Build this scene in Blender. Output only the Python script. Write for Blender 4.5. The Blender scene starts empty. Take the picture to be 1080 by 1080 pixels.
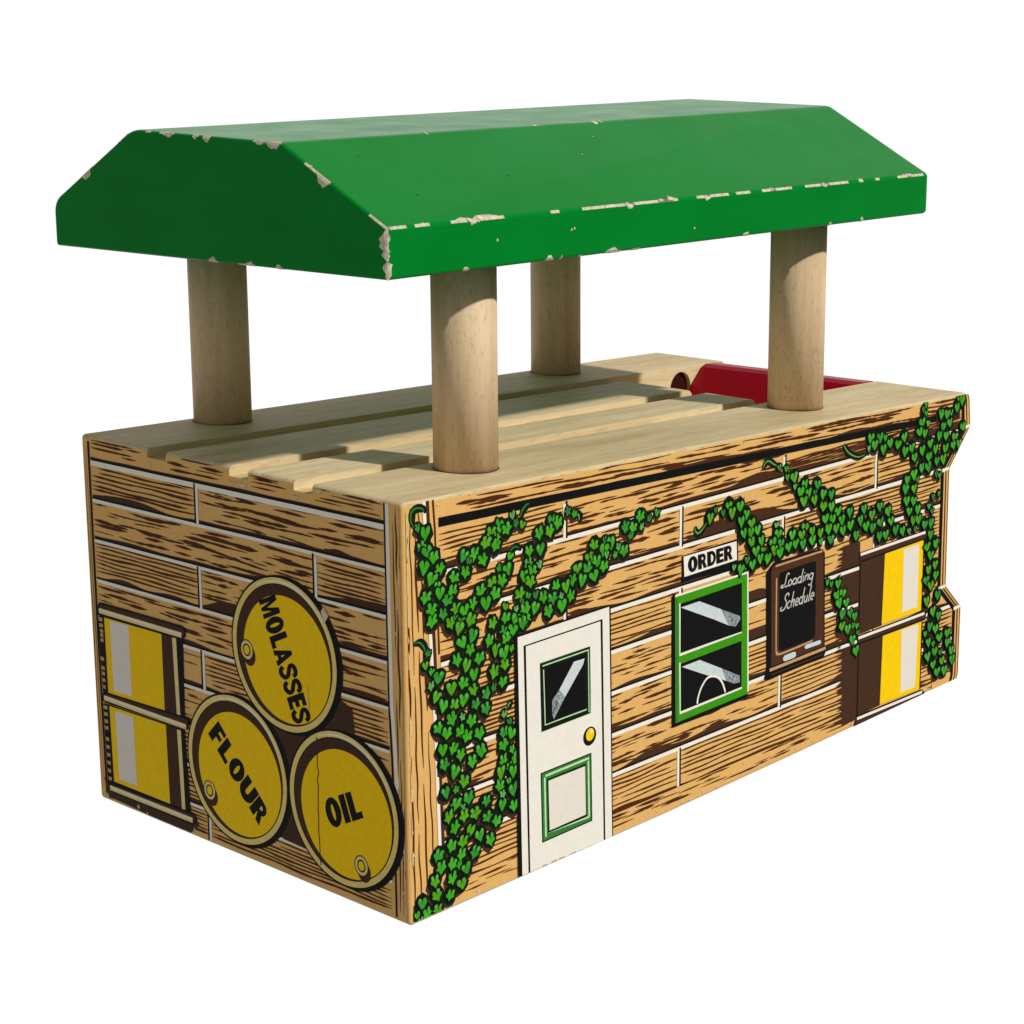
# Wooden toy station building on a plain white background (Blender 4.5)
import bpy, bmesh, math, random, json
from mathutils import Vector, Matrix, Euler
from mathutils.geometry import tessellate_polygon
S = 0.065                      # one model unit (the height of the building block) is 6.5 cm
LEN, DEP = 2.36, 1.2035        # length along the door side, depth along the barrel side
SLOPE = 0.0299                 # the deck drops slightly towards the far end
def top(x): return 1.0 - SLOPE * x
ART = json.loads('''{"leaves":[[0.0465,0.9365,0,0],[0.069,0.9196,1,0],[0.0575,0.8907,1,0],[0.0745,0.8761,1,0],[0.0946,0.8594,1,0],[0.0633,0.8414,1,0],[0.1133,0.8299,1,0],[0.0869,0.8109,1,0],[0.1047,0.7915,0,0],[0.0674,0.772,1,0],[0.1121,0.7727,1,0],[0.084,0.7383,1,0],[0.1352,0.7505,1,0],[0.1534,0.7684,1,0],[0.1625,0.7258,1,0],[0.1208,0.7217,1,0],[0.0854,0.7121,1,0],[0.158,0.8008,1,0],[0.1939,0.8051,1,0],[0.1906,0.8449,1,0],[0.2247,0.8412,1,0],[0.2063,0.8273,0,0],[0.2528,0.824,1,0],[0.2635,0.8614,1,0],[0.2961,0.8493,1,0],[0.2822,0.8812,1,0],[0.3091,0.8923,1,0],[0.3338,0.8819,1,0],[0.3529,0.9107,0,0],[0.3652,0.8893,0,0],[0.3862,0.8825,0,0],[0.3005,0.8675,0,0],[0.2167,0.7259,1,0],[0.1902,0.7139,1,0],[0.2614,0.7178,1,0],[0.2435,0.7511,1,0],[0.2826,0.7621,1,0],[0.2925,0.7349,1,0],[0.3157,0.7613,1,0],[0.3347,0.7841,1,0],[0.3078,0.7925,0,0],[0.3434,0.8136,0,0],[0.21,0.6891,1,0],[0.144,0.6948,1,0],[0.1757,0.6863,1,0],[0.3253,0.6952,0,0],[0.327,0.6679,1,0],[0.3606,0.6575,1,0],[0.3761,0.7159,1,0],[0.3948,0.6758,1,0],[0.3822,0.6921,0,0],[0.363,0.6811,0,0],[0.4036,0.7041,0,0],[0.3913,0.7548,1,0],[0.4065,0.7833,1,0],[0.4125,0.7385,1,0],[0.4089,0.8142,1,0],[0.2832,0.6641,1,0],[0.3967,0.6481,1,0],[0.1715,0.6768,1,0],[0.2154,0.6493,1,0],[0.1808,0.6409,1,0],[0.2067,0.6172,1,0],[0.2368,0.5909,1,0],[0.2703,0.625,1,0],[0.3204,0.6361,1,0],[0.3498,0.6326,1,0],[0.3285,0.6163,1,0],[0.2927,0.5974,1,0],[0.3197,0.5836,1,0],[0.3451,0.5898,0,0],[0.1621,0.6025,1,0],[0.1939,0.5831,1,0],[0.3214,0.5545,1,0],[0.2857,0.5463,1,0],[0.2178,0.5551,1,0],[0.1831,0.5427,1,0],[0.1428,0.5392,1,0],[0.2152,0.5184,1,0],[0.258,0.4988,1,0],[0.2831,0.5077,0,0],[0.3146,0.5137,1,0],[0.0701,0.64,0,0],[0.0616,0.613,0,0],[0.0807,0.5939,0,0],[0.1019,0.5756,1,0],[0.078,0.5609,0,0],[0.095,0.5303,1,0],[0.1162,0.5044,1,0],[0.152,0.4968,1,0],[0.1823,0.5026,1,0],[0.2227,0.482,1,0],[0.2554,0.4632,1,0],[0.1433,0.4663,1,0],[0.1775,0.462,0,0],[0.2078,0.4452,1,0],[0.0992,0.4554,1,0],[0.1267,0.4363,1,0],[0.2339,0.4082,1,0],[0.1708,0.4277,1,0],[0.1929,0.4114,1,0],[0.3178,0.4336,0,0],[0.3366,0.4089,0,0],[0.3172,0.3878,1,0],[0.3427,0.3796,1,0],[0.3839,0.6432,1,0],[0.16,0.6998,0,0],[0.1119,0.3981,1,0],[0.1479,0.3929,1,0],[0.1697,0.3719,1,0],[0.2373,0.3643,1,0],[0.1171,0.3622,1,0],[0.2081,0.3448,1,0],[0.1508,0.3349,1,0],[0.1807,0.3038,1,0],[0.3147,0.3573,1,0],[0.3443,0.3385,0,0],[0.3143,0.3189,1,0],[0.3569,0.3134,1,0],[0.3054,0.2904,1,0],[0.348,0.2817,1,0],[0.1197,0.2923,1,0],[0.1539,0.2901,0,0],[0.1942,0.2588,1,0],[0.1533,0.2554,1,0],[0.254,0.2338,1,0],[0.3007,0.2576,1,0],[0.3111,0.2345,0,0],[0.3475,0.2366,1,0],[0.3086,0.2071,1,0],[0.3492,0.1953,1,0],[0.1284,0.2307,1,0],[0.1791,0.2188,1,0],[0.2162,0.214,1,0],[0.2576,0.1925,1,0],[0.289,0.1739,1,0],[0.1481,0.1974,1,0],[0.1989,0.1745,1,0],[0.3353,0.2976,0,0],[0.3327,0.2595,0,0],[0.1734,0.2404,0,0],[0.1365,0.1561,1,0],[0.1738,0.1552,1,0],[0.1686,0.1251,1,0],[0.2133,0.1166,1,0],[0.0924,0.1453,1,0],[0.1009,0.113,1,0],[0.1379,0.1101,1,0],[0.1611,0.101,0,0],[0.1843,0.0849,1,0],[0.0796,0.0848,1,0],[0.1372,0.0751,1,0],[0.1672,0.0513,1,0],[0.0857,0.0495,1,0],[0.1294,0.0352,1,0],[0.0375,0.0443,1,0],[0.0528,0.0147,1,0],[0.0871,0.0121,1,0],[0.021,0.0183,0,0],[0.032,0.0024,0,0],[0.2306,0.1539,1,0],[0.2663,0.1324,1,0],[0.4446,0.8506,1,0],[0.4817,0.8489,1,0],[0.4892,0.8716,1,0],[0.5117,0.864,1,0],[0.5469,0.8853,0,0],[0.5697,0.8743,0,0],[0.4493,0.8103,1,0],[0.4441,0.7734,0,0],[0.4194,0.7629,1,0],[0.4312,0.7018,0,0],[0.4285,0.6694,1,0],[0.4584,0.6909,1,0],[0.4908,0.6805,1,0],[0.5235,0.656,1,0],[0.4756,0.6523,1,0],[0.5035,0.7093,1,0],[0.5388,0.7003,1,0],[0.5566,0.6737,1,0],[0.521,0.6794,0,0],[0.5618,0.7114,1,0],[0.5978,0.704,1,0],[0.6419,0.7057,1,0],[0.5798,0.7359,1,0],[0.6185,0.73,1,0],[0.6523,0.741,1,0],[0.6787,0.7233,1,0],[0.6262,0.7532,1,0],[0.6418,0.7838,1,0],[0.6785,0.7643,1,0],[0.6811,0.7887,0,0],[0.7049,0.7771,1,0],[0.721,0.7436,0,0],[0.6891,0.7498,0,0],[0.7343,0.7607,0,0],[0.7559,0.7476,1,0],[0.7799,0.7808,0,0],[0.7608,0.8077,1,0],[0.7906,0.8004,1,0],[0.8234,0.7961,0,0],[0.8176,0.8243,1,0],[0.8534,0.8124,0,0],[0.8838,0.8214,0,0],[1.098,0.768,1,1],[1.122,0.7862,0,1],[1.1536,0.7721,0,1],[1.178,0.7862,1,1],[1.1921,0.7652,1,1],[1.2259,0.7777,1,1],[1.2542,0.7497,1,1],[1.2317,0.7337,1,1],[1.2782,0.7223,1,1],[1.2441,0.6998,1,1],[1.2743,0.697,1,1],[1.3045,0.6987,1,1],[1.2797,0.67,1,1],[1.322,0.6648,1,1],[1.2993,0.6415,1,1],[1.3299,0.6385,0,1],[1.3188,0.6173,1,1],[1.3521,0.6107,1,1],[1.2602,0.6244,0,1],[1.284,0.6066,1,1],[1.233,0.6037,1,1],[1.2029,0.6155,0,1],[1.3897,0.696,0,1],[1.3979,0.6681,1,1],[1.3746,0.649,1,1],[1.4109,0.6406,1,1],[1.3825,0.6269,1,1],[1.4069,0.6162,1,1],[1.4477,0.6246,1,1],[1.4793,0.6275,1,1],[1.4637,0.6543,1,1],[1.5081,0.6459,1,1],[1.5141,0.6194,1,1],[1.5222,0.6642,1,1],[1.4356,0.8211,0,1],[1.4672,0.8158,1,1],[1.4707,0.7888,0,1],[1.4983,0.7694,1,1],[1.5172,0.7868,1,1],[1.5142,0.74,1,1],[1.3985,0.8534,0,1],[1.4299,0.8453,0,1],[1.5771,0.7767,1,1],[1.5356,0.76,1,1],[1.5656,0.7549,0,1],[1.6061,0.7449,1,1],[1.6444,0.7368,1,1],[1.5639,0.7358,1,1],[1.6077,0.7101,1,1],[1.646,0.7018,1,1],[1.6802,0.6821,1,1],[1.7378,0.6688,1,1],[1.8089,0.6653,1,1],[1.8502,0.6408,1,1],[1.6195,0.6719,1,1],[1.6529,0.6643,1,1],[1.6996,0.6543,1,1],[1.7919,0.6359,1,1],[1.7423,0.6312,1,1],[1.8223,0.6134,1,1],[1.5576,0.6486,1,1],[1.5958,0.6355,1,1],[1.6361,0.6401,1,1],[1.6722,0.6349,1,1],[1.7063,0.6225,1,1],[1.7729,0.5962,1,1],[1.6478,0.6076,1,1],[1.5994,0.6107,0,1],[1.5588,0.6214,1,1],[1.855,0.6027,1,1],[1.6359,0.486,0,2],[1.6552,0.4765,0,2],[1.6886,0.4696,1,2],[1.6854,0.4376,1,2],[1.7117,0.4364,1,2],[1.6961,0.4126,1,2],[1.7323,0.4063,1,2],[1.7147,0.3744,1,2],[1.7535,0.3702,1,2],[1.7761,0.3553,1,2],[1.7139,0.3401,1,2],[1.7436,0.3249,1,2],[1.7701,0.3291,0,2],[1.7898,0.3248,0,2],[1.7698,0.2873,1,2],[1.7888,0.2495,1,2],[1.7959,0.3031,0,2],[1.8896,0.6587,1,1],[1.9343,0.6382,1,1],[1.8949,0.6125,1,1],[1.9499,0.6056,1,1],[1.8919,0.5708,1,1],[1.9246,0.5693,1,1],[1.9766,0.5738,1,1],[2.0133,0.5638,1,1],[2.0473,0.5575,0,1],[2.0291,0.7129,1,1],[2.0648,0.7244,1,1],[2.0856,0.7066,0,1],[2.0224,0.6873,1,1],[2.0676,0.6812,1,1],[2.0302,0.6512,1,1],[2.0671,0.6447,1,1],[2.0464,0.6166,1,1],[2.0916,0.6149,1,1],[2.0681,0.5856,1,1],[2.0965,0.5836,1,1],[2.1323,0.561,1,1],[2.167,0.5595,1,1],[2.1665,0.524,1,1],[2.0812,0.5576,0,1],[2.1702,0.5961,0,1],[2.1517,0.6139,0,1],[2.173,0.6391,0,1],[2.2046,0.6433,0,1],[2.1515,0.4896,1,1],[2.1979,0.4904,1,1],[2.1709,0.4598,1,1],[2.1995,0.4247,1,1],[2.1623,0.4158,1,1],[2.2048,0.3909,1,1],[2.1528,0.3851,1,1],[2.1775,0.3636,1,1],[1.8338,0.8673,1,1],[1.8808,0.8621,1,1],[1.9079,0.8579,0,1],[1.855,0.845,1,1],[1.8997,0.8246,1,1],[1.9327,0.8387,1,1],[1.9743,0.8285,1,1],[2.0077,0.8447,1,1],[1.8254,0.84,0,1],[2.0139,0.8009,1,1],[2.0482,0.8073,1,1],[2.0643,0.7753,1,1],[2.1056,0.7905,1,1],[2.1055,0.7391,1,1],[2.1413,0.7352,1,1],[2.1429,0.7648,1,1],[2.1474,0.8037,1,1],[2.1775,0.7832,1,1],[2.1965,0.8201,1,1],[2.2332,0.8145,1,1],[2.2165,0.8449,1,1],[2.2524,0.8516,1,1],[2.2323,0.7766,1,1],[2.1873,0.7457,1,1],[2.2235,0.7459,1,1],[2.276,0.7799,1,1],[2.2816,0.8032,1,1],[2.3093,0.7788,1,1],[2.3279,0.8285,1,1],[2.1,0.8739,1,1],[2.1323,0.8672,0,1],[2.0876,0.8483,1,1],[2.1164,0.84,1,1],[2.1045,0.9124,0,1],[2.1196,0.8985,0,1],[2.1178,0.9243,0,1],[2.2028,0.8847,1,1],[2.2357,0.8799,1,1],[2.2574,0.8828,0,1],[2.2897,0.8922,1,1],[2.3179,0.9103,1,1],[2.2983,0.925,0,1],[2.1865,0.7058,0,1],[2.2051,0.6988,0,1],[2.2196,0.326,1,1],[2.1587,0.3191,1,1],[2.1965,0.2789,1,1],[2.2287,0.2594,1,1],[2.1819,0.2349,1,1],[2.2137,0.2203,1,1],[2.1567,0.2181,0,1],[2.2826,0.1924,1,1],[2.1764,0.1863,1,1],[2.2381,0.1898,1,1],[2.2036,0.1751,0,1],[2.2849,0.1616,1,1],[2.2142,0.1501,1,1],[2.246,0.1402,0,1],[2.3097,0.1306,1,1],[2.175,0.1417,1,1],[2.3164,0.101,1,1],[2.2571,0.1099,1,1],[2.2082,0.1088,1,1],[2.2324,0.0804,1,1],[2.273,0.0757,1,1]],"tendrils":[[0,[[0.0445,0.9326],[0.0316,0.9491],[0.0303,0.9717],[0.0457,0.9815],[0.0665,0.9764],[0.0701,0.9659]]],[0,[[0.3842,0.8947],[0.3886,0.9132],[0.4056,0.9264],[0.4179,0.9272]]],[0,[[0.337,0.8015],[0.3498,0.8257],[0.3667,0.8328],[0.3835,0.8221]]],[0,[[0.0699,0.6343],[0.0627,0.6562],[0.0476,0.6713],[0.0264,0.6703]]],[0,[[0.337,0.441],[0.3392,0.4527],[0.3499,0.4561]]],[0,[[0.5697,0.8812],[0.5901,0.8671],[0.5901,0.8497]]],[0,[[0.8671,0.8208],[0.9004,0.8275]]],[1,[[1.0937,0.7632],[1.0742,0.7471],[1.0546,0.7366],[1.0414,0.7447],[1.0389,0.7592]]],[1,[[1.4129,0.851],[1.3791,0.8652],[1.3503,0.8799],[1.3319,0.87],[1.3298,0.8602]]],[1,[[1.8228,0.8271],[1.7769,0.8229],[1.7304,0.8416],[1.7068,0.8641],[1.7083,0.8714]]],[2,[[1.6359,0.486],[1.6306,0.4998]]]],"door":{"outer":[[0.365,0.6122],[0.6967,0.6163],[0.7107,0.0036],[0.376,-0.0006]],"shadow":[[0.3538,0.6116],[0.3587,0.6174],[0.694,0.6208],[0.7026,0.6154],[0.7145,0.0035],[0.7107,0.0036],[0.6967,0.6163],[0.365,0.6122],[0.376,-0.0006],[0.363,-0.0026]],"line":[[[0.4011,-0.0024],[0.3891,0.5852],[0.6676,0.5883],[0.6812,-0.0015]]],"win_outer":[[0.443,0.5288],[0.6234,0.5296],[0.6273,0.3571],[0.4478,0.3546]],"win_inner":[[0.4573,0.5127],[0.6062,0.5149],[0.6088,0.3746],[0.4615,0.3708]],"win_hl":[[[0.4509,0.521],[0.6182,0.5229],[0.6209,0.3613]],[[0.4548,0.5112],[0.46,0.3701],[0.612,0.3709]]],"glare":[[0.5646,0.5055],[0.6036,0.5047],[0.5983,0.4904],[0.532,0.4236],[0.5106,0.4468]],"glare2":[[0.5106,0.4468],[0.532,0.4236],[0.4909,0.3764],[0.4849,0.3906],[0.4851,0.4263]],"knob":[[0.6236,0.2982]],"pan_outer":[[0.4425,0.2509],[0.63,0.2532],[0.634,0.0713],[0.4473,0.0688]],"pan_green":[[0.4465,0.2476],[0.6263,0.2497],[0.6302,0.075],[0.4509,0.0725]],"pan_black":[[0.4647,0.2291],[0.6083,0.2303],[0.6126,0.0885],[0.4689,0.0883]],"pan_white":[[0.4702,0.2239],[0.6057,0.2243],[0.6089,0.0956],[0.4741,0.0934]],"pan_hl":[[[0.4596,0.2392],[0.6215,0.2414]],[[0.4571,0.2356],[0.4607,0.0805]],[[0.47,0.0906],[0.6222,0.086]],[[0.6184,0.2342],[0.6217,0.0862]]],"chips":[[[0.4494,-0.0],[0.4648,-0.0012]],[[0.4802,-0.0001],[0.5009,0.0001]],[[0.5087,-0.0001],[0.5296,-0.0007]],[[0.549,-0.0015],[0.5717,0.0001]],[[0.5769,-0.0034],[0.5982,-0.0025]],[[0.6115,-0.0029],[0.6357,-0.0028]]]},"window":{"outer":[[0.9584,0.5868],[1.2682,0.5888],[1.2769,0.2519],[1.2715,0.247],[0.9658,0.243]],"shadow":[[0.9447,0.5888],[0.9553,0.5942],[0.9683,0.5903],[0.9584,0.5868],[0.9658,0.243],[1.2771,0.2467],[1.2794,0.2408],[1.2675,0.235],[0.966,0.2328],[0.9507,0.2334]],"pane1":[[0.9803,0.563],[1.241,0.5658],[1.2453,0.4296],[0.9841,0.4305]],"pane2":[[0.9846,0.4004],[1.2436,0.4038],[1.2472,0.2732],[0.9878,0.2701]],"hl":[[[0.9584,0.5879],[1.2668,0.5891],[1.2769,0.2519]],[[0.9782,0.5649],[0.9801,0.4254],[1.2445,0.4287]],[[0.9805,0.4047],[0.9838,0.2664],[1.2489,0.2707]]],"lo":[[[0.9654,0.5803],[0.9724,0.2463]]],"glare1":[[0.9814,0.5529],[1.0583,0.5535],[1.1508,0.5122],[1.1863,0.4594],[1.122,0.4901]],"glare1b":[[1.1508,0.5122],[1.2342,0.4752],[1.2368,0.4659],[1.2164,0.4498],[1.1863,0.4594]],"glare2":[[0.9878,0.3913],[1.0633,0.3926],[1.159,0.3462],[1.1787,0.3072],[1.1036,0.339]],"glare2b":[[1.159,0.3462],[1.2381,0.3073],[1.2397,0.2882],[1.2114,0.2916],[1.1787,0.3072]],"arch":[[[1.0553,0.2737],[1.0576,0.2891],[1.0701,0.3131],[1.0907,0.3319],[1.1116,0.3357],[1.1409,0.3266],[1.1627,0.3042],[1.1751,0.2764]]]},"sign":{"border":[[0.9851,0.6895],[1.2205,0.6907],[1.2245,0.6285],[0.9861,0.6307]],"white":[[0.9912,0.6863],[1.2147,0.6852],[1.2179,0.6336],[0.9956,0.6316]],"shadow":[[0.9827,0.6314],[1.2245,0.6291],[1.2279,0.6235],[1.1915,0.6135],[1.1327,0.6138],[1.0482,0.6195],[0.9838,0.6172]],"o":[[1.0102,0.6391]],"e":[[1.199,0.6396]],"t":[[1.0078,0.6794]]},"chalk":{"dark":[[1.3499,0.5692],[1.3661,0.5825],[1.3849,0.5936],[1.6003,0.5901],[1.6197,0.5814],[1.624,0.5711],[1.6348,0.2996],[1.6493,0.294],[1.6396,0.2791],[1.6305,0.2675],[1.3647,0.2628],[1.3489,0.2705],[1.3561,0.2883],[1.3598,0.3025]],"frame":[[1.3725,0.5702],[1.3793,0.5818],[1.3911,0.5868],[1.5974,0.5853],[1.6121,0.5802],[1.6169,0.5724],[1.6296,0.3008],[1.3817,0.2981]],"board":[[1.4093,0.5498],[1.4132,0.5572],[1.4222,0.5591],[1.567,0.5606],[1.5777,0.5585],[1.5818,0.5509],[1.5869,0.3446],[1.5828,0.3366],[1.5702,0.3345],[1.4334,0.3321],[1.4199,0.3345],[1.4153,0.3443]],"tan":[[[1.3973,0.5467],[1.4017,0.3493],[1.409,0.3325],[1.4276,0.3252],[1.5736,0.3291]],[[1.3913,0.5812],[1.5944,0.5814],[1.6085,0.5771],[1.6114,0.5678],[1.6188,0.313]]],"ledge":[[[1.3741,0.2897],[1.639,0.2928]]],"ledge2":[[[1.3807,0.2749],[1.6268,0.2774]]],"chalk1":[[1.4348,0.3113],[1.4419,0.3165],[1.4863,0.3172],[1.4945,0.3134],[1.4962,0.3027],[1.4882,0.2996],[1.445,0.2991],[1.4363,0.3026]],"chalk2":[[1.5361,0.3203],[1.5435,0.3244],[1.6088,0.323],[1.616,0.3187],[1.6144,0.3121],[1.6074,0.3109],[1.5459,0.3115],[1.5376,0.3142]],"l1":[[1.4178,0.5138],[1.569,0.5117],[1.4238,0.5498]],"l2":[[1.4189,0.4489],[1.5735,0.451],[1.4258,0.4923]]},"drums":[{"brown":[[1.801,0.5213],[1.9262,0.5193],[1.9248,0.2967],[1.8047,0.2958]],"yellow":[[1.9241,0.5156],[2.1331,0.5143],[2.1352,0.2965],[1.9186,0.3002]],"white":[[2.0267,0.5061],[2.1101,0.5061],[2.1117,0.3122],[2.0301,0.3135]],"edge":[[[2.1356,0.5153],[2.1364,0.2962]]],"rimdark":[[1.7949,0.5293],[1.799,0.5386],[2.1412,0.5422],[2.1519,0.5318],[2.1454,0.5169],[1.8003,0.5127]],"rim":[[[1.8015,0.534],[2.1416,0.5365]]]},{"brown":[[1.8058,0.275],[1.931,0.2709],[1.9268,0.0505],[1.8084,0.0454]],"yellow":[[1.9268,0.2614],[2.1401,0.2598],[2.1416,0.0472],[1.923,0.0536]],"white":[[2.0299,0.2579],[2.1204,0.2556],[2.1155,0.0609],[2.0358,0.0625]],"edge":[[[2.1414,0.2595],[2.1429,0.0469]]],"rimdark":[[1.7961,0.2841],[1.8004,0.2907],[2.1507,0.2903],[2.1614,0.2808],[2.1574,0.2645],[1.8016,0.267]],"rim":[[[1.803,0.2846],[2.1524,0.2835]]],"rimdark2":[[1.7924,0.0145],[1.806,0.046],[2.152,0.0425],[2.1681,0.0298],[2.1663,0.0186]],"rim2":[[[1.8088,0.0383],[2.1563,0.0349]]]}],"drumshadow":[[1.7129,0.5753],[1.7982,0.5757],[1.801,0.5213],[1.8084,0.0454],[1.7925,0.0355],[1.7333,0.0368]],"ldrums":[{"dark":[[1.168,0.5079],[1.1398,0.5185],[0.8062,0.5244],[0.813,0.3179],[0.8158,0.3133],[1.1418,0.3064],[1.1638,0.3049]],"yellow":[[1.14,0.5168],[0.8948,0.521],[0.8956,0.3146],[1.1392,0.3104]],"white":[[1.1159,0.5131],[1.0339,0.5157],[1.0346,0.323],[1.1133,0.321]],"brown":[[0.8948,0.5206],[0.8506,0.5218],[0.845,0.3154],[0.8956,0.3146]],"thin":[[0.8506,0.5211],[0.8344,0.5218],[0.8308,0.3161],[0.845,0.3151]],"rimdark":[[1.1699,0.5362],[1.1588,0.5507],[1.1422,0.5539],[0.8064,0.5581],[0.7953,0.5523],[0.7981,0.5341],[0.8136,0.5261],[1.1533,0.5202],[1.1695,0.5228]],"rim":[[[1.1615,0.5321],[0.8105,0.5351]]]},{"dark":[[1.1652,0.2738],[1.1385,0.2763],[0.8162,0.283],[0.8051,0.0651],[0.8137,0.0573],[1.1345,0.0459],[1.1638,0.0495]],"yellow":[[1.1375,0.2735],[0.894,0.278],[0.8913,0.0633],[1.1343,0.0623]],"white":[[1.1131,0.2652],[1.0345,0.267],[1.0314,0.0759],[1.1092,0.0748]],"brown":[[0.894,0.2773],[0.8474,0.2788],[0.8422,0.0634],[0.8913,0.0633]],"thin":[[0.8475,0.2766],[0.8317,0.2775],[0.8274,0.0641],[0.8417,0.0628]],"rimdark":[[1.1664,0.2938],[1.1597,0.3034],[1.1476,0.3072],[0.8068,0.3169],[0.798,0.3119],[0.7992,0.294],[0.8088,0.2872],[1.1557,0.2815],[1.1654,0.2848]],"rim":[[[1.1595,0.2917],[0.8085,0.2929]]],"rimdark2":[[1.1587,0.0396],[1.1568,0.0483],[1.1457,0.0534],[0.7945,0.0607],[0.7852,0.0543],[0.7877,0.041],[0.7991,0.0325],[1.1504,0.0324]],"rim2":[[[1.1539,0.0401],[0.7984,0.0428]]]}],"ldshadow":[[1.1804,0.064],[1.1577,0.0511],[0.7844,0.0509],[0.7746,0.0356],[0.8148,0.0012],[1.1316,0.0111],[1.1613,0.0089]],"lticks":[[[1.1652,0.5085],[1.1488,0.509]],[[1.164,0.4919],[1.1474,0.4935]],[[1.1609,0.4773],[1.1477,0.4776]],[[1.1608,0.4655],[1.1477,0.4654]],[[1.1609,0.4519],[1.1483,0.4525]],[[1.1654,0.4001],[1.1501,0.3999]],[[1.1643,0.3748],[1.1496,0.3746]],[[1.1629,0.3598],[1.1498,0.3592]],[[1.1618,0.3413],[1.1497,0.3415]],[[1.1606,0.3227],[1.1503,0.3223]],[[1.1642,0.2649],[1.1464,0.266]],[[1.1634,0.2466],[1.1468,0.2475]],[[1.1628,0.2265],[1.1474,0.2275]],[[1.1632,0.2079],[1.1472,0.2091]],[[1.1618,0.1768],[1.1469,0.1774]],[[1.1607,0.1547],[1.1459,0.1554]],[[1.1596,0.1327],[1.1448,0.1334]],[[1.1598,0.1103],[1.1455,0.1109]],[[1.1593,0.0881],[1.1457,0.0885]],[[1.1576,0.0661],[1.1446,0.0664]]],"barrels":[{"word":"MOLASSES","c":[0.417,0.5654,0.1892],"o":[[0.5013,0.6841]],"e":[[0.3834,0.3968]],"t":[[0.4399,0.7121]],"bung":[[0.5531,0.5507]]},{"word":"FLOUR","c":[0.612,0.2269,0.1911],"o":[[0.7191,0.2967]],"e":[[0.531,0.101]],"t":[[0.6762,0.3401]],"bung":[[0.7225,0.1442]]},{"word":"OIL","c":[0.2196,0.2275,0.1897],"o":[[0.2656,0.1675]],"e":[[0.147,0.2261]],"t":[[0.2903,0.2312]],"bung":[[0.1588,0.103]]}],"lshadow":[[0.4155,0.5652],[0.1779,0.4846],[0.1659,0.367],[0.2103,0.2312],[0.283,0.0865],[0.4389,0.0913],[0.6087,0.2271]],"lpost":{"white":[[[0.0473,0.9978],[0.0461,0.7338],[0.0448,0.5197],[0.0367,0.4219],[0.031,0.2976]]],"dark":[[[0.0549,0.9987],[0.0539,0.7323],[0.0526,0.5179],[0.0469,0.3966],[0.044,0.2826],[0.0425,0.0097]]],"far":[[[1.1721,1.0053],[1.178,0.5901],[1.1794,0.2515],[1.1671,0.0131]]]},"fpost":{"white":[[[0.0668,0.9977],[0.0772,0.7482],[0.0916,0.4521],[0.1002,0.1481]]],"dark":[[[0.0771,0.998],[0.0876,0.746],[0.1007,0.4497],[0.1098,0.1569]]],"dark2":[[[0.0949,0.9993],[0.1006,0.9198],[0.1036,0.787],[0.1077,0.6296]]]},"outline":[[2.3533,0.935],[2.363,0.9076],[2.3722,0.8248],[2.2636,0.7106],[2.269,0.3441],[2.3601,0.2617],[2.3615,0.0474],[2.3477,0.0107]]}''')
scene = bpy.context.scene
col = scene.collection

# ------------------------------------------------------------------ materials
def new_mat(name):
    m = bpy.data.materials.new(name); m.use_nodes = True
    nt = m.node_tree
    return m, nt, nt.nodes['Principled BSDF']
def lk(nt, a, b): nt.links.new(a, b)
def flat(name, rgb, rough=0.5, spec=0.10, var=0.08, scale=900.0):
    """printed ink: a flat colour with a very slight mottling and paper-fine bump"""
    m, nt, b = new_mat(name)
    tc = nt.nodes.new('ShaderNodeTexCoord')
    n = nt.nodes.new('ShaderNodeTexNoise'); n.inputs['Scale'].default_value = scale; n.inputs['Detail'].default_value = 3
    lk(nt, tc.outputs['Object'], n.inputs['Vector'])
    r = nt.nodes.new('ShaderNodeMapRange')
    r.inputs['From Min'].default_value = .3; r.inputs['From Max'].default_value = .7
    r.inputs['To Min'].default_value = 1 - var; r.inputs['To Max'].default_value = 1 + var
    lk(nt, n.outputs['Fac'], r.inputs['Value'])
    mx = nt.nodes.new('ShaderNodeVectorMath'); mx.operation = 'SCALE'
    mx.inputs[0].default_value = rgb; lk(nt, r.outputs['Result'], mx.inputs['Scale'])
    lk(nt, mx.outputs['Vector'], b.inputs['Base Color'])
    b.inputs['Roughness'].default_value = rough
    b.inputs['Specular IOR Level'].default_value = spec
    return m
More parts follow.
